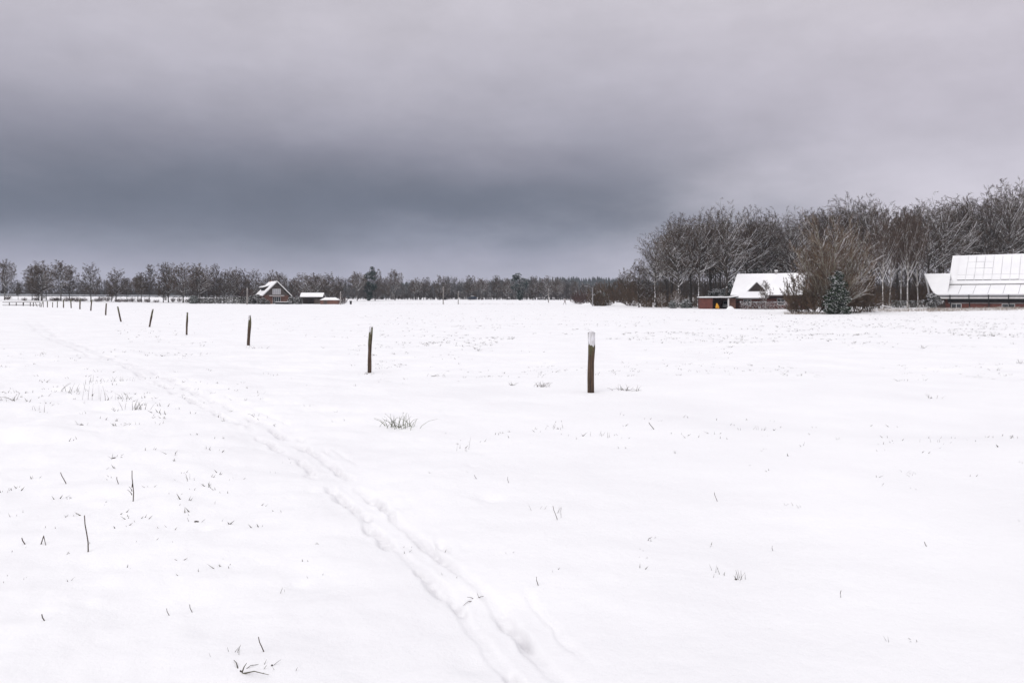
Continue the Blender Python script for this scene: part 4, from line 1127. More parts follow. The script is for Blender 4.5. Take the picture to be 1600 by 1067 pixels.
for i, (px, d, kd, lab) in enumerate(FRONT):
    f = on_ground(px, d)
    top = np.interp(px, tx, ty) + rs.uniform(-9, 1)
    H = EYE + (HOR - top) / 1067 * d - f[2]
    v = KIN[kd][i % len(KIN[kd])]
    s = H / (22 if kd == 'B' else 20)
    plant('bare_tree', v, lab, 'tree', f, s, rs.uniform(0, 6.28), 'tall bare trees of the wood', w_scale=s * rs.uniform(0.92, 1.1))
# deeper rows, seen only as a tangle behind the front row
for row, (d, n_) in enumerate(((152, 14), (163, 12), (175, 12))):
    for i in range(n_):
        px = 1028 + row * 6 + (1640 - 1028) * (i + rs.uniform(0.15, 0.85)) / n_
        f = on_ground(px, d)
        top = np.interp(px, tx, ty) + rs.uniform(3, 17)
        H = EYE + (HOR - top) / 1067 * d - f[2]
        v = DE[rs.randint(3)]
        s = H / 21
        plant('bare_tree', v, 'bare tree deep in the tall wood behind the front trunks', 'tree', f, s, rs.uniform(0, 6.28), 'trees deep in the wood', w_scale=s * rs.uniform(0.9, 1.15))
# birches right of the hazel
for i, (px, d, ytop, lab) in enumerate(((1380, 113, 322, 'leaning white birch nearest to the large hazel'), (1390, 118, 330, 'straight white birch, second from the large hazel'), (1408, 124, 326, 'thin pale birch half hidden between the white birches'),
                           (1418, 116, 318, 'forked white birch with thickest trunk right of the large hazel'), (1435, 121, 326, 'white birch nearest to the left wing of the barn'))):
    f = on_ground(px, d)
    H = EYE + (HOR - ytop) / 1067 * d - f[2]
    plant('birch', BI[i % 3], lab, 'tree', f, H / 19, rs.uniform(0, 6.28), 'white birches between hazel and barn')
# large hazel and the holly in front of it
HZ = bush_mesh(200, 12.6, 12.2, 80, 8, 7, 4, rs0=0.060, tw=0.017, base=0.05, kk=8, n2t=0.35)
f = on_ground(1300, 97)
plant('large_hazel', HZ, 'large round brown multi-stemmed hazel right of the farmhouse', 'tree', f, (492 - 352) / 1067 * 97 / 12.6, 0.4, w_scale=1.0, names=('stems', 'crown'))
HO = evergreen_mesh(210, 6.0, 4.4, lambda h: np.clip(1.0 - 0.72 * h, 0.1, 1) * np.clip(0.75 + 2 * h, 0, 1), 'holly', 150, 60, 0.13, blob=0.26)
plant('holly', HO, 'dark green snow-flecked holly in front of the large hazel', 'shrub', on_ground(1308, 93), (492 - 424) / 1067 * 93 / 6.3)
# low brown shrubs around the hazel
LB = [bush_mesh(220 + i, 3.0, 3.6, 26, 7, 6, 4, mats=('thicket', 'thicket'), tw=0.013, rs0=0.025) for i in range(3)]
RB = [bush_mesh(230 + i, 3.0, 4.2, 26, 7, 6, 4, mats=('red_thicket', 'red_thicket'), tw=0.015, rs0=0.025) for i in range(2)]
for px, d, hp, wf, lab in ((1252, 97, 62, 1.3, 'brown twiggy shrub at the left foot of the large hazel'), (1272, 95, 40, 1.2, 'low shrub at the front left foot of the large hazel'), (1240, 96, 20, 1.1, 'small dark scrub patch at the far left foot of the large hazel'),
                       (1335, 98, 66, 1.3, 'brown twiggy shrub just right of the holly'), (1355, 101, 50, 1.3, 'reddish brown shrub at the right foot of the large hazel'), (1376, 119, 36, 1.1, 'low brown shrub behind the first birch'),
                       (1402, 127, 34, 1.0, 'brown shrub between the birch trunks'), (1426, 125, 36, 0.9, 'brown twiggy shrub behind the forked birch'), (1446, 126, 42, 0.9, 'brown shrub against the left wing of the barn')):
    hh = hp / 1067 * d
    plant('brown_shrub', LB[int(px) % 3], lab, 'shrub', on_ground(px, d), hh / 3.0, px, 'brown shrubs by the hazel and birches', w_scale=hh / 3.0 * wf if hh < 4.5 else hh / 3.0 * 0.9, names=('stems', 'twigs'))
# snow-dusted round shrub by the barn, hedges
def ball(h):
    return np.sqrt(np.clip(1 - (2 * h - 0.9) ** 2, 0.05, 1))
SB = evergreen_mesh(240, 1.5, 2.3, ball, 'garden', 70, 60, 0.085, blob=0.14)
plant('round_shrub', SB, 'round snow-dusted shrub at the left end of the barn', 'shrub', on_ground(1457, 109) + np.array([0, 0, 0.5]), 1.25)
def hedge(px0, px1, d, hgt, dep, label, mat, seed, per_m=260, leaf=0.075, dd=0.0):
    a = on_ground(px0, d); b = on_ground(px1, d + dd)
    L = float(np.hypot(b[0] - a[0], b[1] - a[1])); rz = math.atan2(b[1] - a[1], b[0] - a[0])
    e = thing('hedge', label, 'hedge', a, rz)
    rng = np.random.RandomState(seed)
    n = int(L * per_m)
    pts = np.stack([rng.uniform(0, L, n), rng.uniform(0, dep, n), rng.uniform(0, 1, n) ** 0.8 * hgt], 1)
    # push sprays towards the faces of the hedge
    k_ = rng.uniform(0, 1, n)
    pts[:, 1] = np.where(k_ < 0.55, rng.uniform(0, 0.12, n), pts[:, 1]); pts[:, 2] = np.where(k_ > 0.78, hgt + rng.normal(0, 0.05, n), pts[:, 2])
    out = np.stack([0 * k_, np.where(k_ < 0.55, -1.0, 0), np.where(k_ > 0.78, 1.0, 0.2)], 1)
    q = MB(); leaves(q, rng, pts, out, leaf); part('foliage', q, M[mat], e)
    q = MB(); m_ = int(L * 5)
    A = np.stack([rng.uniform(0, L, m_), rng.uniform(0.2, dep - 0.1, m_), np.full(m_, -0.2)], 1)
    q.cones(A, A + np.stack([rng.normal(0, 0.15, m_), rng.normal(0, 0.1, m_), np.full(m_, hgt)], 1), np.full(m_, 0.03)); part('stems', q, M['oak'], e)
    return e
hedge(1157, 1244, 121.5, 1.35, 0.9, 'long brown snow-laced hedge in front of the farmhouse', 'hedge', 250)
hedge(1449, 1464, 111, 1.1, 0.8, 'short dark hedge at the left corner of the barn', 'rhodo', 251)
hedge(1380, 1442, 121, 1.3, 0.8, 'dark clipped hedge seen between the birch trunks', 'rhodo', 252)
hedge(306, 346, 197, 1.5, 0.9, 'grey snowy hedge far left of the gable house', 'garden', 253, 420, 0.13)
hedge(347, 386, 198, 2.0, 1.1, 'long dark garden hedge between pole and grey hedge', 'garden', 254, 420, 0.13)
# rhododendrons under the trees
RH = evergreen_mesh(260, 3.0, 4.0, ball, 'rhodo', 90, 60, 0.14, blob=0.24)
for px, d, s, lab in ((1072, 130, 0.55, 'low green shrub left of the carport wall'), (1120, 137, 1.2, 'dark evergreen shrub right behind the carport roof'), (1134, 140, 1.25, 'dark evergreen shrub behind the gap between carport and farmhouse'),
                      (1172, 146, 2.5, 'dark evergreen behind the left part of the farmhouse roof'), (1186, 147, 2.6, 'dark evergreen behind the middle of the farmhouse roof'), (1222, 147, 2.5, 'dark evergreen behind the right part of the farmhouse roof'), (1052, 131, 0.5, 'low green shrub beside the snowy sapling')):
    plant('evergreen_shrub', RH, lab, 'shrub', on_ground(px, d), s, px, 'evergreen shrubs under the wood')
# saplings
for px, d, yt, lab in ((1196.5, 119, 437, 'slender white-stemmed sapling in front of the farmhouse'), (1056.5, 126, 451, 'small snowy sapling at the wood edge left of the carport'), (1034, 129, 456, 'smallest snowy sapling right of the white marker post')):
    f = on_ground(px, d)
    H = EYE + (HOR - yt) / 1067 * d - f[2]
    plant('sapling', SAP, lab, 'tree', f, H / 4.6, px, 'saplings at the edge of the wood', w_scale=H / 4.6 * (0.75 if yt < 440 else 1.1))
for px, d, yt, sc_, k_, lab in ((998.5, 141, 404, 1.0, 1, 'pale slender tree standing free at the left end of the wood'), (1010, 143, 418, 0.9, 3, 'small snowy tree beside the pale slender one'), (978, 178, 418, 1.0, 0, 'small reddish-grey tree at the right end of the brown thicket')):
    f = on_ground(px, d); H = EYE + (HOR - yt) / 1067 * d - f[2]
    plant('bare_tree', SM[k_], lab, 'tree', f, H / 11, px, 'small trees at the edge of the wood')
# undergrowth inside the wood: nobody could count its stems
rng = np.random.RandomState(9)
q = MB()
n = 9000
d_ = rng.uniform(136, 182, n); px_ = rng.uniform(1005, 1660, n)
x = (px_ - 800) / 1067 * d_; y = K * d_
z = ground_h(x, y)
h = rng.uniform(0.6, 3.6, n) * (0.5 + 0.9 * (perlin(x / 9, y / 9, 31) + 0.5))
A = np.stack([x, y, z - 0.1], 1)
B = A + np.stack([rng.normal(0, 0.35, n) * h, rng.normal(0, 0.3, n) * h, h], 1)
q.cones(A, B, np.full(n, 0.028))
idx = np.repeat(np.arange(n), 4); t_ = rng.uniform(0.25, 1, len(idx))[:, None]
A2 = A[idx] * (1 - t_) + B[idx] * t_
q.cones(A2, A2 + norm(rng.normal(0, 1, A2.shape) + np.array([0, 0, 0.5])) * rng.uniform(0.3, 0.9, (len(idx), 1)), np.full(len(idx), 0.018))
tag(obj('undergrowth', q.mesh('undergrowth', M['thicket'])), 'tangled brown undergrowth among the trunks of the tall wood', 'undergrowth', None, 'stuff')

# brown thicket between the open field and the wood
for px, d, yt, kd, lab in ((900, 207, 458, 'r', 'leftmost low reddish shrub of the thicket'), (907, 200, 455, 'r', 'second reddish shrub of the thicket, right of the walker'), (913, 196, 454, 'r', 'reddish shrub just left of the street lamp'),
                       (930, 160, 449, 'd', 'dark bush behind the street lamp'), (942, 158, 452, 'd', 'dark bush right of the street lamp'), (952, 178, 441, 'b', 'tall brown thicket shrub right of the dark bush'),
                       (938, 205, 442, 'b', 'brown thicket shrub rising behind the dark bush'), (966, 176, 440, 'b', 'brown thicket shrub behind the snow mound'), (980, 168, 438, 'b', 'tall brown shrub between snow mound and wood'),
                       (990, 158, 442, 'b', 'brown shrub at the left foot of the wood'), (1004, 152, 446, 'b', 'brown shrub under the leftmost tree of the wood'), (1022, 148, 444, 'b', 'brown shrub under the second tree of the wood')):
    f = on_ground(px, d); H = EYE + (HOR - yt) / 1067 * d - f[2]
    v = RB[int(px) % 2] if kd == 'r' else LB[int(px) % 3]
    plant('thicket_shrub', v, lab, 'shrub', f, H / 3.0, px, 'shrubs of the brown thicket', w_scale=max(H / 3.0 * 0.95, 1.05), names=('stems', 'twigs'))
DB = evergreen_mesh(270, 4.0, 5.0, ball, 'rhodo', 80, 50, 0.2, blob=0.34)
plant('evergreen_shrub', DB, 'blackish evergreen bush right behind the street lamp', 'shrub', on_ground(937, 163), 0.85)

# ------------------------------------------------------------------ the row of trees on the left
LEFT = [  # px, d, top, kind, label
    (7, 208, 403, 2, 'leftmost tree of the far row, broad crown cut by the left edge'), (28, 212, 440, 1, 'very small thin tree between the two leftmost big trees'), (50, 210, 412, 1, 'slim tree left of the close group of three trunks'),
    (60, 208, 410, 3, 'left trunk of the close group of three'), (65, 207, 406, 0, 'middle and tallest trunk of the close group of three'), (72, 214, 416, 1, 'right slim trunk of the close group of three'),
    (95, 207, 404, 0, 'full-crowned tree right of the group of three trunks'), (108, 212, 413, 1, 'slim companion right of the full-crowned tree'), (142, 208, 409, 3, 'free-standing tree with upright oval crown in the left row'),
    (174, 210, 428, 1, 'small tree left of the pointed one'), (181, 207, 417, 3, 'tree with pointed snowy crown in the left row'), (198, 212, 432, 1, 'low pale tree right of the pointed one'),
    (215, 209, 428, 2, 'low broad tree before the dense part of the row'), (221, 206, 423, 1, 'slim tree beginning the dense part of the row'), (233, 207, 410, 1, 'narrow tall tree left of the twin crowns'),
    (255, 206, 407, 3, 'left half of the tall twin crowns'), (263, 207, 409, 0, 'right half of the tall twin crowns'), (286, 206, 408, 2, 'spreading snowy tree right of the twin crowns'),
    (305, 208, 411, 1, 'slim-trunked tree above the grey hedge'), (311, 206, 410, 0, 'second slim-trunked tree above the grey hedge'), (322, 210, 416, 3, 'tree behind the grey hedge with dark crown'),
    (338, 209, 409, 1, 'tall narrow tree above the dark garden hedge'), (350, 212, 418, 2, 'broad tree above the dark garden hedge'), (365, 211, 416, 0, 'tree left of the grey pole by the gable house'),
    (376, 214, 417, 1, 'narrow tree just left of the grey pole top'), (394, 212, 419, 3, 'snowy tree close left of the gable house roof'), (424, 222, 421, 0, 'tree behind the ridge of the gable house'),
    (436, 226, 423, 2, 'tree behind the right roof slope of the gable house'), (458, 230, 432, 3, 'low tree between gable house and open shelter'), (476, 226, 424, 2, 'spreading tree behind the open shelter'),
    (494, 224, 425, 0, 'tree behind the right end of the open shelter'), (514, 222, 424, 3, 'tree above the low brown shed'), (530, 226, 434, 1, 'small tree right of the low brown shed'),
    (558, 240, 423, 0, 'grey tree left of the tall dark pine'), (586, 245, 417, 1, 'bare tree touching the right side of the tall pine'), (603, 262, 430, 3, 'low tree left of the broad round crown'),
    (617, 248, 419, 2, 'tree with broad round crown right of the tall pine'), (650, 270, 433, 0, 'small round tree in the low middle stretch'), (666, 272, 431, 1, 'second small tree in the low middle stretch'),
    (687, 268, 428, 3, 'slender tree with small top beside the tall field pole'), (697, 276, 430, 1, 'slim tree right of the slender small-topped one'), (735, 270, 428, 1, 'snowy slim tree above the dark blue car'),
    (752, 282, 433, 2, 'broad low tree right of the dark blue car'), (776, 278, 428, 1, 'slim tree in the far row left of the round pine'), (792, 284, 434, 0, 'low tree left of the round pine'),
    (833, 276, 429, 3, 'bare tree right of the round pine'), (852, 282, 429, 2, 'bare tree above the pale pole'), (872, 280, 433, 0, 'bare tree right of the pale pole'), (899, 262, 437, 1, 'small bare tree above the reddish thicket'),
    (916, 262, 441, 3, 'small bare tree above the street lamp'), (936, 270, 438, 1, 'small bare tree behind the dark bush'),
]
for i, (px, d, yt, k_, lab) in enumerate(LEFT):
    f = on_ground(px, d); H = EYE + (HOR - yt) / 1067 * d - f[2]
    k_ = k_ if i % 3 else (4 if k_ in (0, 2) else 5)
    plant('row_tree', SM[k_], lab, 'tree', f, H / 11, rs.uniform(0, 6.28), 'bare trees of the far row', w_scale=H / 11 * rs.uniform(0.85, 1.3))
def pine_shape(h):
    return np.where(h < 0.3, 0.25, np.where(h < 0.45, 0.85, 1.05 - 0.6 * np.clip((h - 0.45) / 0.55, 0, 1)))
PI_ = evergreen_mesh(300, 11, 5.4, pine_shape, 'pine', 46, 130, 0.20, blob=0.55)
PI2 = evergreen_mesh(302, 11, 6.4, lambda h: np.where(h < 0.35, 0.12, np.sqrt(np.clip(1 - ((h - 0.58) / 0.42) ** 2, 0.05, 1))), 'pine', 48, 130, 0.20, blob=0.55)
for px, d, yt, wf, lab in ((577, 243, 416, 0.85, 'tall dark green pine standing in the far row'), (812, 272, 426, 1.15, 'round dark pine in the middle of the far row')):
    f = on_ground(px, d); H = EYE + (HOR - yt) / 1067 * d - f[2]
    plant('pine', PI_ if px < 700 else PI2, lab, 'tree', f, H / 11.3, px, 'pines of the far row', w_scale=H / 11.3 * wf)
# garden shrubs round the small house
GS = [evergreen_mesh(310 + i, 2.2, 2.8, ball, 'garden', 60, 50, 0.12, blob=0.2) for i in range(2)]
for px, d, s, lab in ((302, 197, 0.75, 'dark green rounded bush at the left end of the garden hedge'), (392, 196, 1.0, 'snowy garden shrub beside the grey pole'), (401, 197, 1.2, 'tall snowy shrub left of the gable house wall'),
                      (411, 195, 0.8, 'shrub at the left corner of the gable house'), (419, 194, 0.5, 'low shrub below the garden doors, left'), (455, 198, 0.9, 'shrub at the right corner of the gable house'), (466, 196, 0.9, 'snowy shrub left of the open shelter')):
    plant('garden_shrub', GS[int(px) % 2] if px > 303 else RH, lab, 'shrub', on_ground(px, d), s, px, 'shrubs in the garden of the gable house')
for px, d, s, lab in ((535, 200, 0.85, 'bare reddish bush right of the low brown shed'), (470, 203, 1.2, 'bare snowy bush behind the open shelter'), (384, 203, 1.4, 'bare brown bush behind the grey pole')):
    plant('brown_shrub', RB[int(px) % 2], lab, 'shrub', on_ground(px, d), s, px, 'bare bushes in the garden of the gable house', names=('stems', 'twigs'))
for i, px in enumerate((12, 38, 56, 84, 90, 104, 112, 120, 130, 152, 158, 168, 186, 196, 206, 218, 230, 244, 270, 280, 293)):
    plant('bank_shrub', RB[i % 2], 'low reddish shrub at the foot of the left tree row', 'shrub', on_ground(px, rs.uniform(203, 213)), rs.uniform(0.28, 0.55), px, 'low shrubs along the left tree row', w_scale=rs.uniform(0.4, 0.8), names=('stems', 'twigs'))

# far wood that closes the view behind the row: one mass
def far_wood(name, label, spans, seed, mat):
    rng = np.random.RandomState(seed)
    q = MB()
    for x0, x1, y0, y1, d0, d1, n in spans:
        for i in range(n):
            t = (i + rng.uniform()) / n
            px = x0 + (x1 - x0) * t; d = rng.uniform(d0, d1)
            f = on_ground_fast(px, d)
            top = y0 + (y1 - y0) * t + rng.uniform(-2, 8) + 6.0 * float(perlin(np.array([px / 23.0]), np.array([0.5 + seed]), 71)[0])
            H = EYE + (HOR - top) / 1067 * d - f[2]
            zs = np.linspace(-0.3, H * 0.9, 4)
            q.tubes(np.stack([f[0] + rng.normal(0, 0.15, 4), f[1] + rng.normal(0, 0.15, 4), f[2] + zs], 1)[None], np.linspace(0.14, 0.03, 4)[None], 4)
            m_ = 26
            t1 = rng.uniform(0.12, 0.95, m_); az = rng.uniform(0, 2 * pi, m_)
            A = np.stack([np.full(m_, f[0]), np.full(m_, f[1]), f[2] + t1 * H], 1)
            ln = H * 0.36 * np.sqrt(1.05 - t1) * rng.uniform(0.6, 1.2, m_)
            dv = norm(np.stack([np.cos(az), np.sin(az), rng.uniform(0.5, 1.6, m_)], 1))
            B = A + dv * ln[:, None]
            q.cones(A, B, np.full(m_, 0.05))
            idx = np.repeat(np.arange(m_), 6); tt = rng.uniform(0.2, 1, len(idx))[:, None]
            A2 = A[idx] * (1 - tt) + B[idx] * tt
            B2 = A2 + norm(dv[idx] + rng.normal(0, 0.7, A2.shape)) * rng.uniform(0.5, 1.5, (len(idx), 1))
            q.cones(A2, B2, np.full(len(idx), 0.036))
    return tag(obj(name, q.mesh(name, M[mat])), label, 'wood', None, 'stuff')
GXL = np.linspace(-420, 330, 80); GYL = np.linspace(200, 520, 40)
gxx, gyy = np.meshgrid(GXL, GYL); GZL = base_h(gxx.ravel(), gyy.ravel()).reshape(gxx.shape)
def on_ground_fast(px, d):
    p = W(px, HOR, d)
    i = np.clip(np.searchsorted(GYL, p[1]) - 1, 0, len(GYL) - 2); j = np.clip(np.searchsorted(GXL, p[0]) - 1, 0, len(GXL) - 2)
    p[2] = GZL[i, j] - 0.15
    return p
far_wood('far_wood', 'dark far wood closing the view behind the row of trees', [(-60, 320, 440, 437, 275, 320, 150), (300, 600, 433, 432, 270, 320, 130), (560, 700, 440, 440, 300, 350, 60), (690, 900, 436, 438, 300, 350, 100), (860, 1030, 444, 446, 270, 330, 60), (-60, 700, 455, 459, 268, 282, 200), (690, 920, 459, 460, 300, 312, 90)], 55, 'far_twig')
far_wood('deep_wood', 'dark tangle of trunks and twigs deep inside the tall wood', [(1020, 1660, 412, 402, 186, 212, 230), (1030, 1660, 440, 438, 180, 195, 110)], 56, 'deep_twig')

# ------------------------------------------------------------------ small things far off: person, cars, yellow bundle
def build_person():
    f = on_ground(882.5, 186)
    e = thing('person', 'person in a pale coat walking across the far field before the thicket', 'person', f, R(25))
    J = {'pel': (0, 0, 0.95, .14), 'spi': (0, 0, 1.2, .15), 'che': (0, 0, 1.38, .16), 'nec': (0, -.01, 1.50, .06), 'hea': (0, -.02, 1.60, .085), 'crn': (0, -.01, 1.70, .09),
         'hl': (.10, 0, .90, .10), 'kl': (.17, -.22, .52, .07), 'al': (.24, -.18, .10, .045), 'tl': (.25, -.33, .04, .035),
         'hr': (-.10, 0, .90, .10), 'kr': (-.18, .12, .50, .07), 'ar': (-.25, .38, .13, .045), 'tr': (-.25, .28, .04, .035),
         'sl': (.19, 0, 1.40, .07), 'el': (.25, .12, 1.14, .05), 'wl': (.24, .02, .92, .035), 'sr': (-.19, 0, 1.40, .07), 'er': (-.25, -.08, 1.14, .05), 'wr': (-.23, -.22, .96, .035)}
    E = [('pel', 'spi'), ('spi', 'che'), ('che', 'nec'), ('nec', 'hea'), ('hea', 'crn'), ('pel', 'hl'), ('hl', 'kl'), ('kl', 'al'), ('al', 'tl'), ('pel', 'hr'), ('hr', 'kr'), ('kr', 'ar'), ('ar', 'tr'),
         ('che', 'sl'), ('sl', 'el'), ('el', 'wl'), ('che', 'sr'), ('sr', 'er'), ('er', 'wr')]
    for s, w in ((1, 'wl'), (-1, 'wr')):
        wx, wy, wz, _ = J[w]
        for q in range(5):
            n1 = f'{w}{q}'; n2 = f'{w}{q}t'
            L = (0.05, 0.08, 0.085, 0.08, 0.065)[q]
            ox = (q - 2) * 0.016
            J[n1] = (wx + (0.03 * s if q == 0 else 0), wy + ox - 0.01, wz - 0.07, .012); J[n2] = (wx - 0.01 * s, wy + ox * 1.2 - 0.02, wz - 0.07 - L, .008)
            E += [(w, n1), (n1, n2)]
    names = list(J)
    me = bpy.data.meshes.new('body')
    me.from_pydata([J[n][:3] for n in names], [(names.index(a), names.index(b)) for a, b in E], [])
    o = obj('body', me)
    o.modifiers.new('skin', 'SKIN')
    for i, n in enumerate(names):
        r_ = J[n][3]; me.skin_vertices[0].data[i].radius = (r_, r_)
    me.skin_vertices[0].data[0].use_root = True
    sb = o.modifiers.new('sub', 'SUBSURF'); sb.levels = 1; sb.render_levels = 1
    dg = bpy.context.evaluated_depsgraph_get()
    me2 = bpy.data.meshes.new_from_object(o.evaluated_get(dg))
    o.modifiers.clear(); o.data = me2; me2.name = 'body'
    me2.materials.clear()
    for k_ in ('skin', 'coat', 'trousers'): me2.materials.append(M[k_])
    for pl in me2.polygons:
        z = pl.center.z
        hand = abs(pl.center.x) > 0.19 and 0.7 < z < 0.93
        pl.material_index = 0 if (z > 1.5 or hand) else (1 if z > 0.82 else 2)
        pl.use_smooth = True
    o.parent = e
    q = MB(); v = []; nr_, ns = 5, 8
    for a in range(nr_):
        ph = a / (nr_ - 1) * pi * 0.55
        for b in range(ns):
            v.append((0.10 * sin(ph) * cos(b * 2 * pi / ns), 0.02 + 0.11 * sin(ph) * sin(b * 2 * pi / ns), 1.66 + 0.125 * cos(ph)))
    q.add(v, [(a * ns + b, (a + 1) * ns + b, (a + 1) * ns + (b + 1) % ns, a * ns + (b + 1) % ns) for a in range(nr_ - 1) for b in range(ns)])
    part('hair', q, M['hair'], e, True)
    return e
build_person()

def build_car(loc, rz, paint, label, snowtop=True):
    e = thing('parked_car', label, 'car', loc, rz)
    prof_ = [(-2.05, 0.35), (-2.1, 0.75), (-1.2, 0.92), (-0.55, 1.42), (0.95, 1.45), (1.7, 0.98), (2.05, 0.92), (2.1, 0.4)]
    n = len(prof_)
    q = MB(); v = []
    for yv, ins in ((-0.85, 0), (0.85, 0)):
        for (x, z) in prof_:
            sh = 0.12 if z > 1.0 else 0.0
            v.append((x, yv * (1 - sh), z))
    q.add(v, [(i, (i + 1) % n, (i + 1) % n + n, i + n) for i in range(n)]); q.add(v, [tuple(range(n))[::-1], tuple(range(n, 2 * n))])
    part('body', q, M[paint], e)
    for s in (-1, 1):
        q = MB(); ys = s * 0.765
        q.add([(-1.0, s * 0.845, 0.98), (1.45, s * 0.845, 0.99), (0.88, s * 0.765, 1.37), (-0.5, s * 0.765, 1.35)], [(0, 1, 2, 3) if s < 0 else (3, 2, 1, 0)]); part('side_window', q, M['glass'], e)
    q = MB(); q.add([(-1.19, -0.7, 0.96), (-1.19, 0.7, 0.96), (-0.62, 0.66, 1.39), (-0.62, -0.66, 1.39)], [(0, 3, 2, 1)]); part('windscreen', q, M['glass'], e)
    for x in (-1.3, 1.3):
        for s in (-1, 1):
            q = MB(); ts = np.arange(13) * 2 * pi / 12
            q.tubes(np.array([[(x, s * 0.70, 0.32), (x, s * 0.88, 0.32)]]), np.array([[0.32, 0.32]]), 12, cap=True); wo_ = part('wheel', q, M['tyre'], e)
            q = MB(); q.tubes(np.array([[(x, s * 0.86, 0.32), (x, s * 0.89, 0.32)]]), np.array([[0.19, 0.19]]), 10, cap=True); part('rim', q, M['steel'], wo_)
    for s in (-1, 1):
        q = MB(); q.box(-2.13, -2.06, s * 0.55 - 0.16, s * 0.55 + 0.16, 0.60, 0.74); part('headlight', q, M['curtain'], e)
    if snowtop:
        q = MB(); q.slab([(-0.5, -0.68, 1.455), (0.9, -0.68, 1.47), (0.9, 0.68, 1.47), (-0.5, 0.68, 1.455)], 0.12); part('snow_layer', q, M['roof_snow'], e)
    return e
build_car(W(1136.2, HOR, 127.5) * [1, 1, 0] + np.array([0.2, 0.6, gz(*W(1136, HOR, 127)[:2]) - 0.05]), R(78), 'car_pale', 'pale car parked nose out inside the carport', False)
pc = on_ground(737, 279); build_car(pc, R(10), 'car_blue', 'dark blue car with snow on its roof beyond the far field')

p = on_ground(1121, 124.2)
e = thing('tarpaulin_bundle', 'bright yellow-orange bundle at the dark carport opening', 'bundle', p, 0.3)
rng = np.random.RandomState(8)
q = MB(); v = []; ns = 10; lv = [(0.0, 0.33), (0.2, 0.36), (0.45, 0.30), (0.7, 0.20), (0.9, 0.09), (0.97, 0.02)]
for z, r_ in lv:
    for b in range(ns):
        a = b * 2 * pi / ns
        v.append((r_ * cos(a) * rng.uniform(0.8, 1.2) - 0.25 * z * 0.5, r_ * 0.8 * sin(a) * rng.uniform(0.8, 1.2), z + 0.12))
q.add(v, [(a * ns + b, a * ns + (b + 1) % ns, (a + 1) * ns + (b + 1) % ns, (a + 1) * ns + b) for a in range(len(lv) - 1) for b in range(ns)])
part('cover', q, M['yellow'], e)
q = MB(); q.box(-0.3, 0.42, -0.25, 0.25, -0.1, 0.16); part('base', q, M['brick_brown'], e)

p = on_ground(548, 196)
e = thing('waste_bin', 'small dark bin standing alone right of the low brown shed', 'bin', p)
q = MB(); q.tubes(np.array([[(0, 0, -0.1), (0, 0, 0.95)]]), np.array([[0.26, 0.33]]), 8, cap=True); part('body', q, M['dark'], e)
q = MB(); q.box(-0.33, 0.33, -0.33, 0.33, 0.96, 1.04); part('lid', q, M['dark'], e)

# fallen birch log by the birches
p = on_ground(1378, 108)
e = thing('fallen_branch', 'pale fallen branch lying in the scrub below the birches', 'branch', p, R(-20))
q = MB(); tt = np.linspace(0, 1, 6); q.tubes(np.stack([tt * 2.6, 0.1 * np.sin(tt * 3), 0.75 - 0.6 * tt], 1)[None], np.linspace(0.10, 0.05, 6)[None], 6, cap=True); part('limb', q, M['birch'], e)
q = MB(); q.cones(np.array([[0.9, 0, 0.55], [1.5, 0, 0.4]]), np.array([[0.6, 0.1, 1.2], [1.9, -0.1, 0.95]]), np.array([0.04, 0.03])); part('twig', q, M['birch'], e)

# ------------------------------------------------------------------ snow mounds before the thicket
for px, d, w_, h_, lab in ((966, 163, 2.2, 0.75, 'rounded snow mound in front of the brown thicket'), (915, 190, 1.8, 0.4, 'flatter snow heap left of the dark bush'), (1141, 119, 0.9, 0.55, 'small snow heap in front of the carport')):
    p = on_ground(px, d)
    q = MB(); v = []; nr_, ns = 7, 18; rng = np.random.RandomState(int(px))
    for a in range(nr_):
        t = a / (nr_ - 1)
        for b in range(ns):
            r_ = w_ * (1 - t * 0.98) * (1 + 0.12 * math.sin(b * 0.9 + px)); 
            v.append((r_ * cos(b * 2 * pi / ns), r_ * 0.7 * sin(b * 2 * pi / ns), -0.15 + (h_ + 0.15) * (math.sin(t * pi / 2) ** 0.9) + rng.normal(0, 0.02)))
    q.add(v, [(a * ns + b, a * ns + (b + 1) % ns, (a + 1) * ns + (b + 1) % ns, (a + 1) * ns + b) for a in range(nr_ - 1) for b in range(ns)])
    tag(obj('snow_mound', q.mesh('snow_mound', M['snow'], True), None, p), lab, 'snow mound', 'heaps of snow')

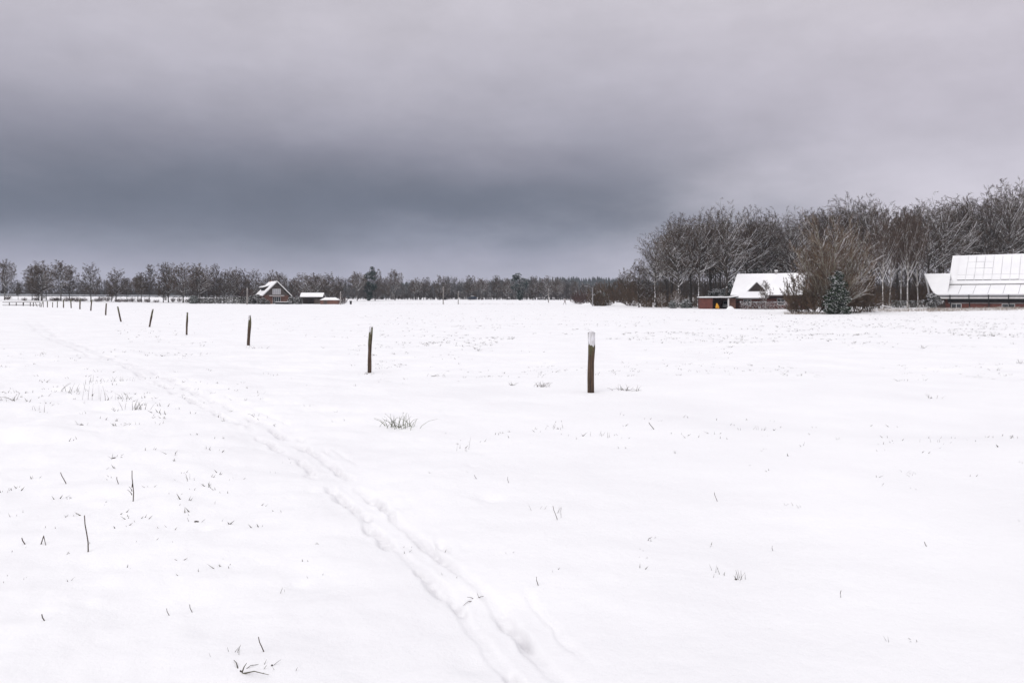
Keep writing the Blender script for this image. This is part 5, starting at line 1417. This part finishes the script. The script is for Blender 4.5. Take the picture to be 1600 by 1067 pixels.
# ------------------------------------------------------------------ grasses and stalks poking through the snow
def blade(mb, rng, base, h, lean, az, w=0.004, segs=4, bend=0.5, mat=0):
    t = np.linspace(0, 1, segs)
    out = lean * h * (t ** (1 + bend))
    P = np.stack([base[0] + np.cos(az) * out, base[1] + np.sin(az) * out, base[2] + h * t * np.sqrt(np.clip(1 - (lean * t * 0.6) ** 2, 0.15, 1))], 1)
    mb.tubes(P[None], (w * np.linspace(1, 0.25, segs))[None], 4, mat)
def tuft(px, py, label, n, h, spread, lean, w=0.004, mat='leafdark', name='grass_tuft', seed=None, group='grass tufts in the near snow', clod=0.0, separate=False, cat='grass'):
    p, d = at_px(px, py)
    rng = np.random.RandomState(int(seed if seed is not None else px * 7 + py))
    e = thing(name, label, cat, p, 0, group)
    q = MB(); separate = separate or n <= 14
    for i in range(n):
        bx, by = rng.normal(0, spread, 2) * [1, 0.6]
        bz = gz(p[0] + bx, p[1] + by) - p[2]
        m_ = MB() if separate else q
        blade(m_, rng, (bx, by, bz - 0.03), h * rng.uniform(0.35, 1.0) + 0.03, lean * rng.uniform(0.2, 1.3), rng.uniform(0, 2 * pi), 0.6 * w * rng.uniform(0.7, 1.3))
        if separate: part('blade', m_, M[mat], e)
    if not separate: part('blades', q, M[mat], e)
    if clod > 0:   # a hollow of dark soil and dead leaves where the snow has not closed
        c = MB(); ns = 12
        clod *= 0.6; v = [(0, 0, 0.004)]
        for a in (0.5, 1.0):
            for b in range(ns):
                r_ = clod * a * rng.uniform(0.7, 1.25); x_, y_ = r_ * cos(b * 2 * pi / ns), 0.6 * r_ * sin(b * 2 * pi / ns)
                v.append((x_, y_, gz(p[0] + x_, p[1] + y_) - p[2] + (0.006 if a < 1 else -0.014)))
        c.add(v, [(0, 1 + b, 1 + (b + 1) % ns) for b in range(ns)]); c.add(v, [(1 + b, 1 + ns + b, 1 + ns + (b + 1) % ns, 1 + (b + 1) % ns) for b in range(ns)])
        part('bare_patch', c, M['soil'], e)
    return e
def stalk(px, py, ytop, xtop, label, w=0.006, mat='stalk', kink=None):
    p, d = at_px(px, py)
    h = (py - ytop) / 1067 * d; dx = (xtop - px) / 1067 * d
    e = thing('dry_stalk', label, 'stalk', p, 0, 'dry stalks standing in the near snow')
    if kink is None:
        t = np.linspace(0, 1, 6)
        P = np.stack([dx * t + 0.01 * np.sin(t * 5), 0 * t, -0.05 + (h + 0.05) * t], 1)
    else:
        kx, ky = (kink[0] - px) / 1067 * d, (py - kink[1]) / 1067 * d
        P = np.array([(0, 0, -0.04), (kx, 0, ky), (dx, -0.02, -0.02)])
    q = MB(); q.tubes(P[None], (0.7 * w * np.linspace(1, 0.7, len(P)))[None], 6, cap=True); part('stem', q, M[mat], e)
    return e
stalk(136, 862, 805, 134, 'tallest dark stalk standing upright in the left foreground')
e = stalk(206, 783, 735, 208, 'upright stalk with side leaf above and right of the tallest one')
q = MB(); rng = np.random.RandomState(3)
for k_ in range(3): blade(q, rng, (0, 0, 0.05 + 0.03 * k_), 0.05, 0.7, rng.uniform(0, 6.28), 0.004)
part('side_leaf', q, M['stalk'], e)
stalk(61, 850, 846, 75, 'stalk bent over into an upturned V at the left', kink=(68, 837))
stalk(40, 850, 840, 36, 'short stub left of the bent stalk')
stalk(1024, 671, 660, 1015, 'thin stalk leaning left below and right of the nearest post', 0.008)
stalk(838, 914, 901, 841, 'short blade right of the trodden path in the foreground', 0.004)
stalk(870, 812, 790, 866, 'thin stalk with a leaning neighbour in the middle foreground', 0.004)
stalk(872, 808, 793, 879, 'thin stalk leaning right in the middle foreground', 0.003)
stalk(411, 1018, 995, 407, 'thick short stalk at the bottom left of the picture', 0.004)
stalk(104, 756, 738, 96, 'dark stub leaning left in the left foreground')
stalk(792, 754, 745, 795, 'short stalk above the middle of the foreground', 0.004)
stalk(746, 748, 742, 743, 'short stalk leaning left right of the path', 0.004)
stalk(1308, 933, 922, 1317, 'short thin stalk leaning right in the right foreground', 0.003)
stalk(1449, 853, 846, 1447, 'tiny stalk in the right foreground', 0.004)
stalk(1120, 783, 769, 1118, 'thin stalk right of the middle foreground', 0.004)
stalk(1205, 860, 852, 1209, 'thin stalk leaning right of the middle foreground', 0.003)
stalk(264, 961, 950, 263, 'fine upright stalk at lower left', 0.003)
stalk(299, 956, 944, 299, 'fine upright stalk right of another at lower left', 0.003)
stalk(70, 970, 960, 68, 'short dark stub at lower left', 0.005)
stalk(183, 758, 747, 184, 'small stub left of the leafy upright stalk', 0.005)
tuft(624, 667, 'large green and brown grass tuft in the middle foreground', 44, 0.20, 0.10, 0.95, 0.006, 'green_blade', seed=2, clod=0.07, separate=True)
tuft(981, 610, 'dark flattened tuft right of the nearest fence post', 22, 0.14, 0.12, 1.5, 0.007, clod=0.16)
tuft(848, 604, 'brown tuft left of the nearest fence post', 26, 0.16, 0.11, 0.9, 0.006, 'stalk', clod=0.10)
tuft(800, 602, 'small black hole-like tuft left of the brown tuft', 8, 0.09, 0.04, 0.9, 0.006, clod=0.09)
tuft(676, 588, 'dark tuft between the two nearest fence posts', 12, 0.1, 0.12, 1.2, 0.007, clod=0.10)
tuft(177, 716, 'dark sunken tuft in the left foreground', 6, 0.06, 0.04, 1.0, 0.005, clod=0.06)
tuft(127, 664, 'dark sunken tuft at the far left', 6, 0.06, 0.05, 1.0, 0.006, clod=0.07)
tuft(307, 815, 'small grey hollow with grass left of the path', 3, 0.03, 0.02, 1.0, 0.004, clod=0.045)
tuft(213, 641, 'dense dark tuft among the tussocks at left', 18, 0.17, 0.09, 0.7, 0.006, clod=0.07)
tuft(158, 626, 'tuft of thin upright stems at left', 9, 0.30, 0.14, 0.35, 0.004, 'stalk')
tuft(190, 624, 'loose tuft between upright stems and dense tuft', 10, 0.12, 0.10, 0.8, 0.005)
tuft(116, 612, 'tuft of short dark blades at left', 12, 0.2, 0.12, 0.7, 0.006)
tuft(20, 626, 'flattened dark tuft at the left edge', 12, 0.12, 0.12, 1.3, 0.007, clod=0.06)
tuft(64, 642, 'pair of short stems right of the flattened tuft', 4, 0.17, 0.08, 0.3, 0.006)
tuft(140, 598, 'fine row of grass tips at left', 12, 0.14, 0.18, 0.5, 0.005)
tuft(190, 596, 'fine row of grass tips right of another one', 12, 0.13, 0.2, 0.5, 0.005)
tuft(1118, 895, 'row of fine blades in the right foreground', 7, 0.045, 0.06, 0.4, 0.003)
tuft(1150, 905, 'dark tuft right of the row of fine blades', 7, 0.07, 0.02, 0.6, 0.0035, clod=0.022)
tuft(743, 933, 'dark broken twig lying in the trodden path', 4, 0.05, 0.012, 1.4, 0.005, 'stalk')
tuft(376, 1049, 'thick dark blade leaning left at the lower edge', 4, 0.07, 0.01, 1.5, 0.006, clod=0.012)
tuft(345, 1024, 'few short blades above the thick leaning blade', 6, 0.035, 0.05, 0.6, 0.003)
tuft(425, 1040, 'small dark tips at the lower edge, right of the thick blade', 6, 0.03, 0.05, 0.8, 0.003, clod=0.012)
tuft(937, 682, 'fan of short blades below the nearest fence post', 7, 0.09, 0.07, 0.7, 0.004)
tuft(872, 670, 'sparse tuft left of the fan of short blades', 8, 0.07, 0.08, 0.9, 0.004, clod=0.03)
tuft(722, 704, 'pair of pale stems in the middle foreground', 4, 0.14, 0.07, 0.4, 0.003, 'stalk')
tuft(860, 798, 'sparse blades around the thin stalks in the middle foreground', 5, 0.06, 0.08, 0.6, 0.003)
tuft(1190, 672, 'faint sparse tuft at right', 7, 0.06, 0.06, 0.9, 0.004)
tuft(1466, 692, 'faint row of tips at far right', 6, 0.05, 0.09, 0.8, 0.004)
tuft(1430, 741, 'fine faint tuft at right', 6, 0.05, 0.08, 0.9, 0.003)
tuft(1240, 792, 'short row of dark tips right of the middle foreground', 5, 0.03, 0.05, 0.8, 0.003)
tuft(1432, 1000, 'lone dark tip in the lower right corner', 3, 0.02, 0.008, 0.8, 0.004)
tuft(1390, 1003, 'fine tip left of the lone dark one', 2, 0.03, 0.01, 0.8, 0.002)
tuft(1455, 622, 'small dark tuft at right beyond the near snow', 8, 0.09, 0.1, 0.8, 0.007, clod=0.05)
tuft(1598, 568, 'dark tuft at the right edge', 10, 0.16, 0.12, 0.7, 0.009)
tuft(1558, 579, 'small tuft left of the one at the right edge', 6, 0.13, 0.05, 0.7, 0.008)
tuft(573, 585, 'grass tips at the foot of the second nearest post', 10, 0.12, 0.15, 1.0, 0.006, clod=0.05)
tuft(397, 544, 'grass tips at the foot of the third post', 9, 0.16, 0.2, 1.0, 0.009, clod=0.08)
tuft(402, 650, 'dark tip at the upper edge of the path', 4, 0.08, 0.04, 1.2, 0.006)
tuft(292, 750, 'few fine blades in the open snow left of the path', 5, 0.06, 0.05, 0.5, 0.004)
tuft(440, 926, 'lone fine tip left of the path in the foreground', 2, 0.04, 0.01, 0.5, 0.003)

# countless grass tips across the pasture
rng = np.random.RandomState(12)
q = MB()
def scatter(n, xr, yr, size, thr=0.0, per=5):
    px = rng.uniform(*xr, n); py = HOR + np.exp(rng.uniform(math.log(yr[0] - HOR), math.log(yr[1] - HOR), n))
    d = 2.0 * 1067 / (py - HOR)
    x = (px - 800) / 1067 * d; y = K * d
    keep = perlin(x / 6.0, y / 6.0, 41) + 0.5 * perlin(x / 2.0, y / 2.0, 42) > thr
    x, y, d = x[keep], y[keep], d[keep]
    idx = np.repeat(np.arange(len(x)), per)
    s = size * rng.uniform(0.5, 1.3, len(x))[idx]
    bx = x[idx] + rng.normal(0, 0.035, len(idx)); by = y[idx] + rng.normal(0, 0.03, len(idx))
    A = np.stack([bx, by, ground_h(bx, by) - 0.02], 1)
    hh = s * rng.uniform(0.5, 1.2, len(idx)) + 0.02
    B = A + np.stack([rng.normal(0, 0.7, len(idx)) * hh, rng.normal(0, 0.5, len(idx)) * hh, hh], 1)
    q.cones(A, B, rng.uniform(0.004, 0.011, len(idx)) * (0.6 + size * 4))
scatter(3000, (560, 1640), (483, 540), 0.075, 0.08, 5)
scatter(260, (560, 1640), (540, 600), 0.03, 0.0, 3)
scatter(1200, (1150, 1640), (483, 525), 0.09, 0.0, 5)
scatter(70, (560, 1640), (495, 560), 0.10, 0.0, 7)
scatter(800, (180, 640), (486, 570), 0.055, 0.08, 4)
scatter(120, (-40, 300), (560, 720), 0.05, -0.2, 3)
scatter(260, (250, 1640), (600, 760), 0.035, 0.12, 2)
scatter(95, (-20, 420), (560, 900), 0.035, -0.3, 3)
scatter(500, (700, 1640), (520, 600), 0.05, 0.02, 3)
scatter(130, (0, 1640), (720, 1000), 0.02, 0.1, 2)
tag(obj('grass_tips', q.mesh('grass_tips', M['leafdark'])), 'countless dark grass tips piercing the snow of the pasture', 'grass', None, 'stuff')
# straw grasses on the bank in front of the barn and along the field edges
q = MB()
def fringe(n, xr, dr, h, w=0.012):
    px = rng.uniform(*xr, n); d = rng.uniform(*dr, n)
    x = (px - 800) / 1067 * d; y = K * d
    keep = perlin(x / 2.2, y / 2.2, 51) > -0.12
    x, y = x[keep], y[keep]; n = len(x)
    A = np.stack([x, y, ground_h(x, y) - 0.03], 1); hh = h * rng.uniform(0.3, 1.2, n)
    q.cones(A, A + np.stack([rng.normal(0, 0.55, n) * hh, rng.normal(0, 0.4, n) * hh, hh], 1), np.full(n, w))
fringe(5200, (1450, 1660), (97, 109), 0.42, 0.014)
fringe(2000, (1340, 1470), (100, 110), 0.45, 0.016)
fringe(900, (1225, 1300), (93, 97), 0.45, 0.016)
fringe(900, (560, 860), (188, 206), 0.25, 0.02)
tag(obj('dry_grass', q.mesh('dry_grass', M['straw'])), 'straw coloured dry grass on the snowy bank before the barn', 'grass', None, 'stuff')

# ------------------------------------------------------------------ haze
HAZE = 0.00026
m = bpy.data.materials.new('haze'); m.use_nodes = True
t = m.node_tree; t.nodes.clear()
o_ = t.nodes.new('ShaderNodeOutputMaterial'); pv = t.nodes.new('ShaderNodeVolumePrincipled')
pv.inputs['Color'].default_value = (0.80, 0.86, 0.96, 1); pv.inputs['Density'].default_value = HAZE
t.links.new(pv.outputs[0], o_.inputs['Volume'])
q = MB(); q.box(-1700, 1700, -1700, 1700, -8, 60)
tag(obj('haze', q.mesh('haze', m)), 'thin winter haze over the fields', None, None, 'stuff')
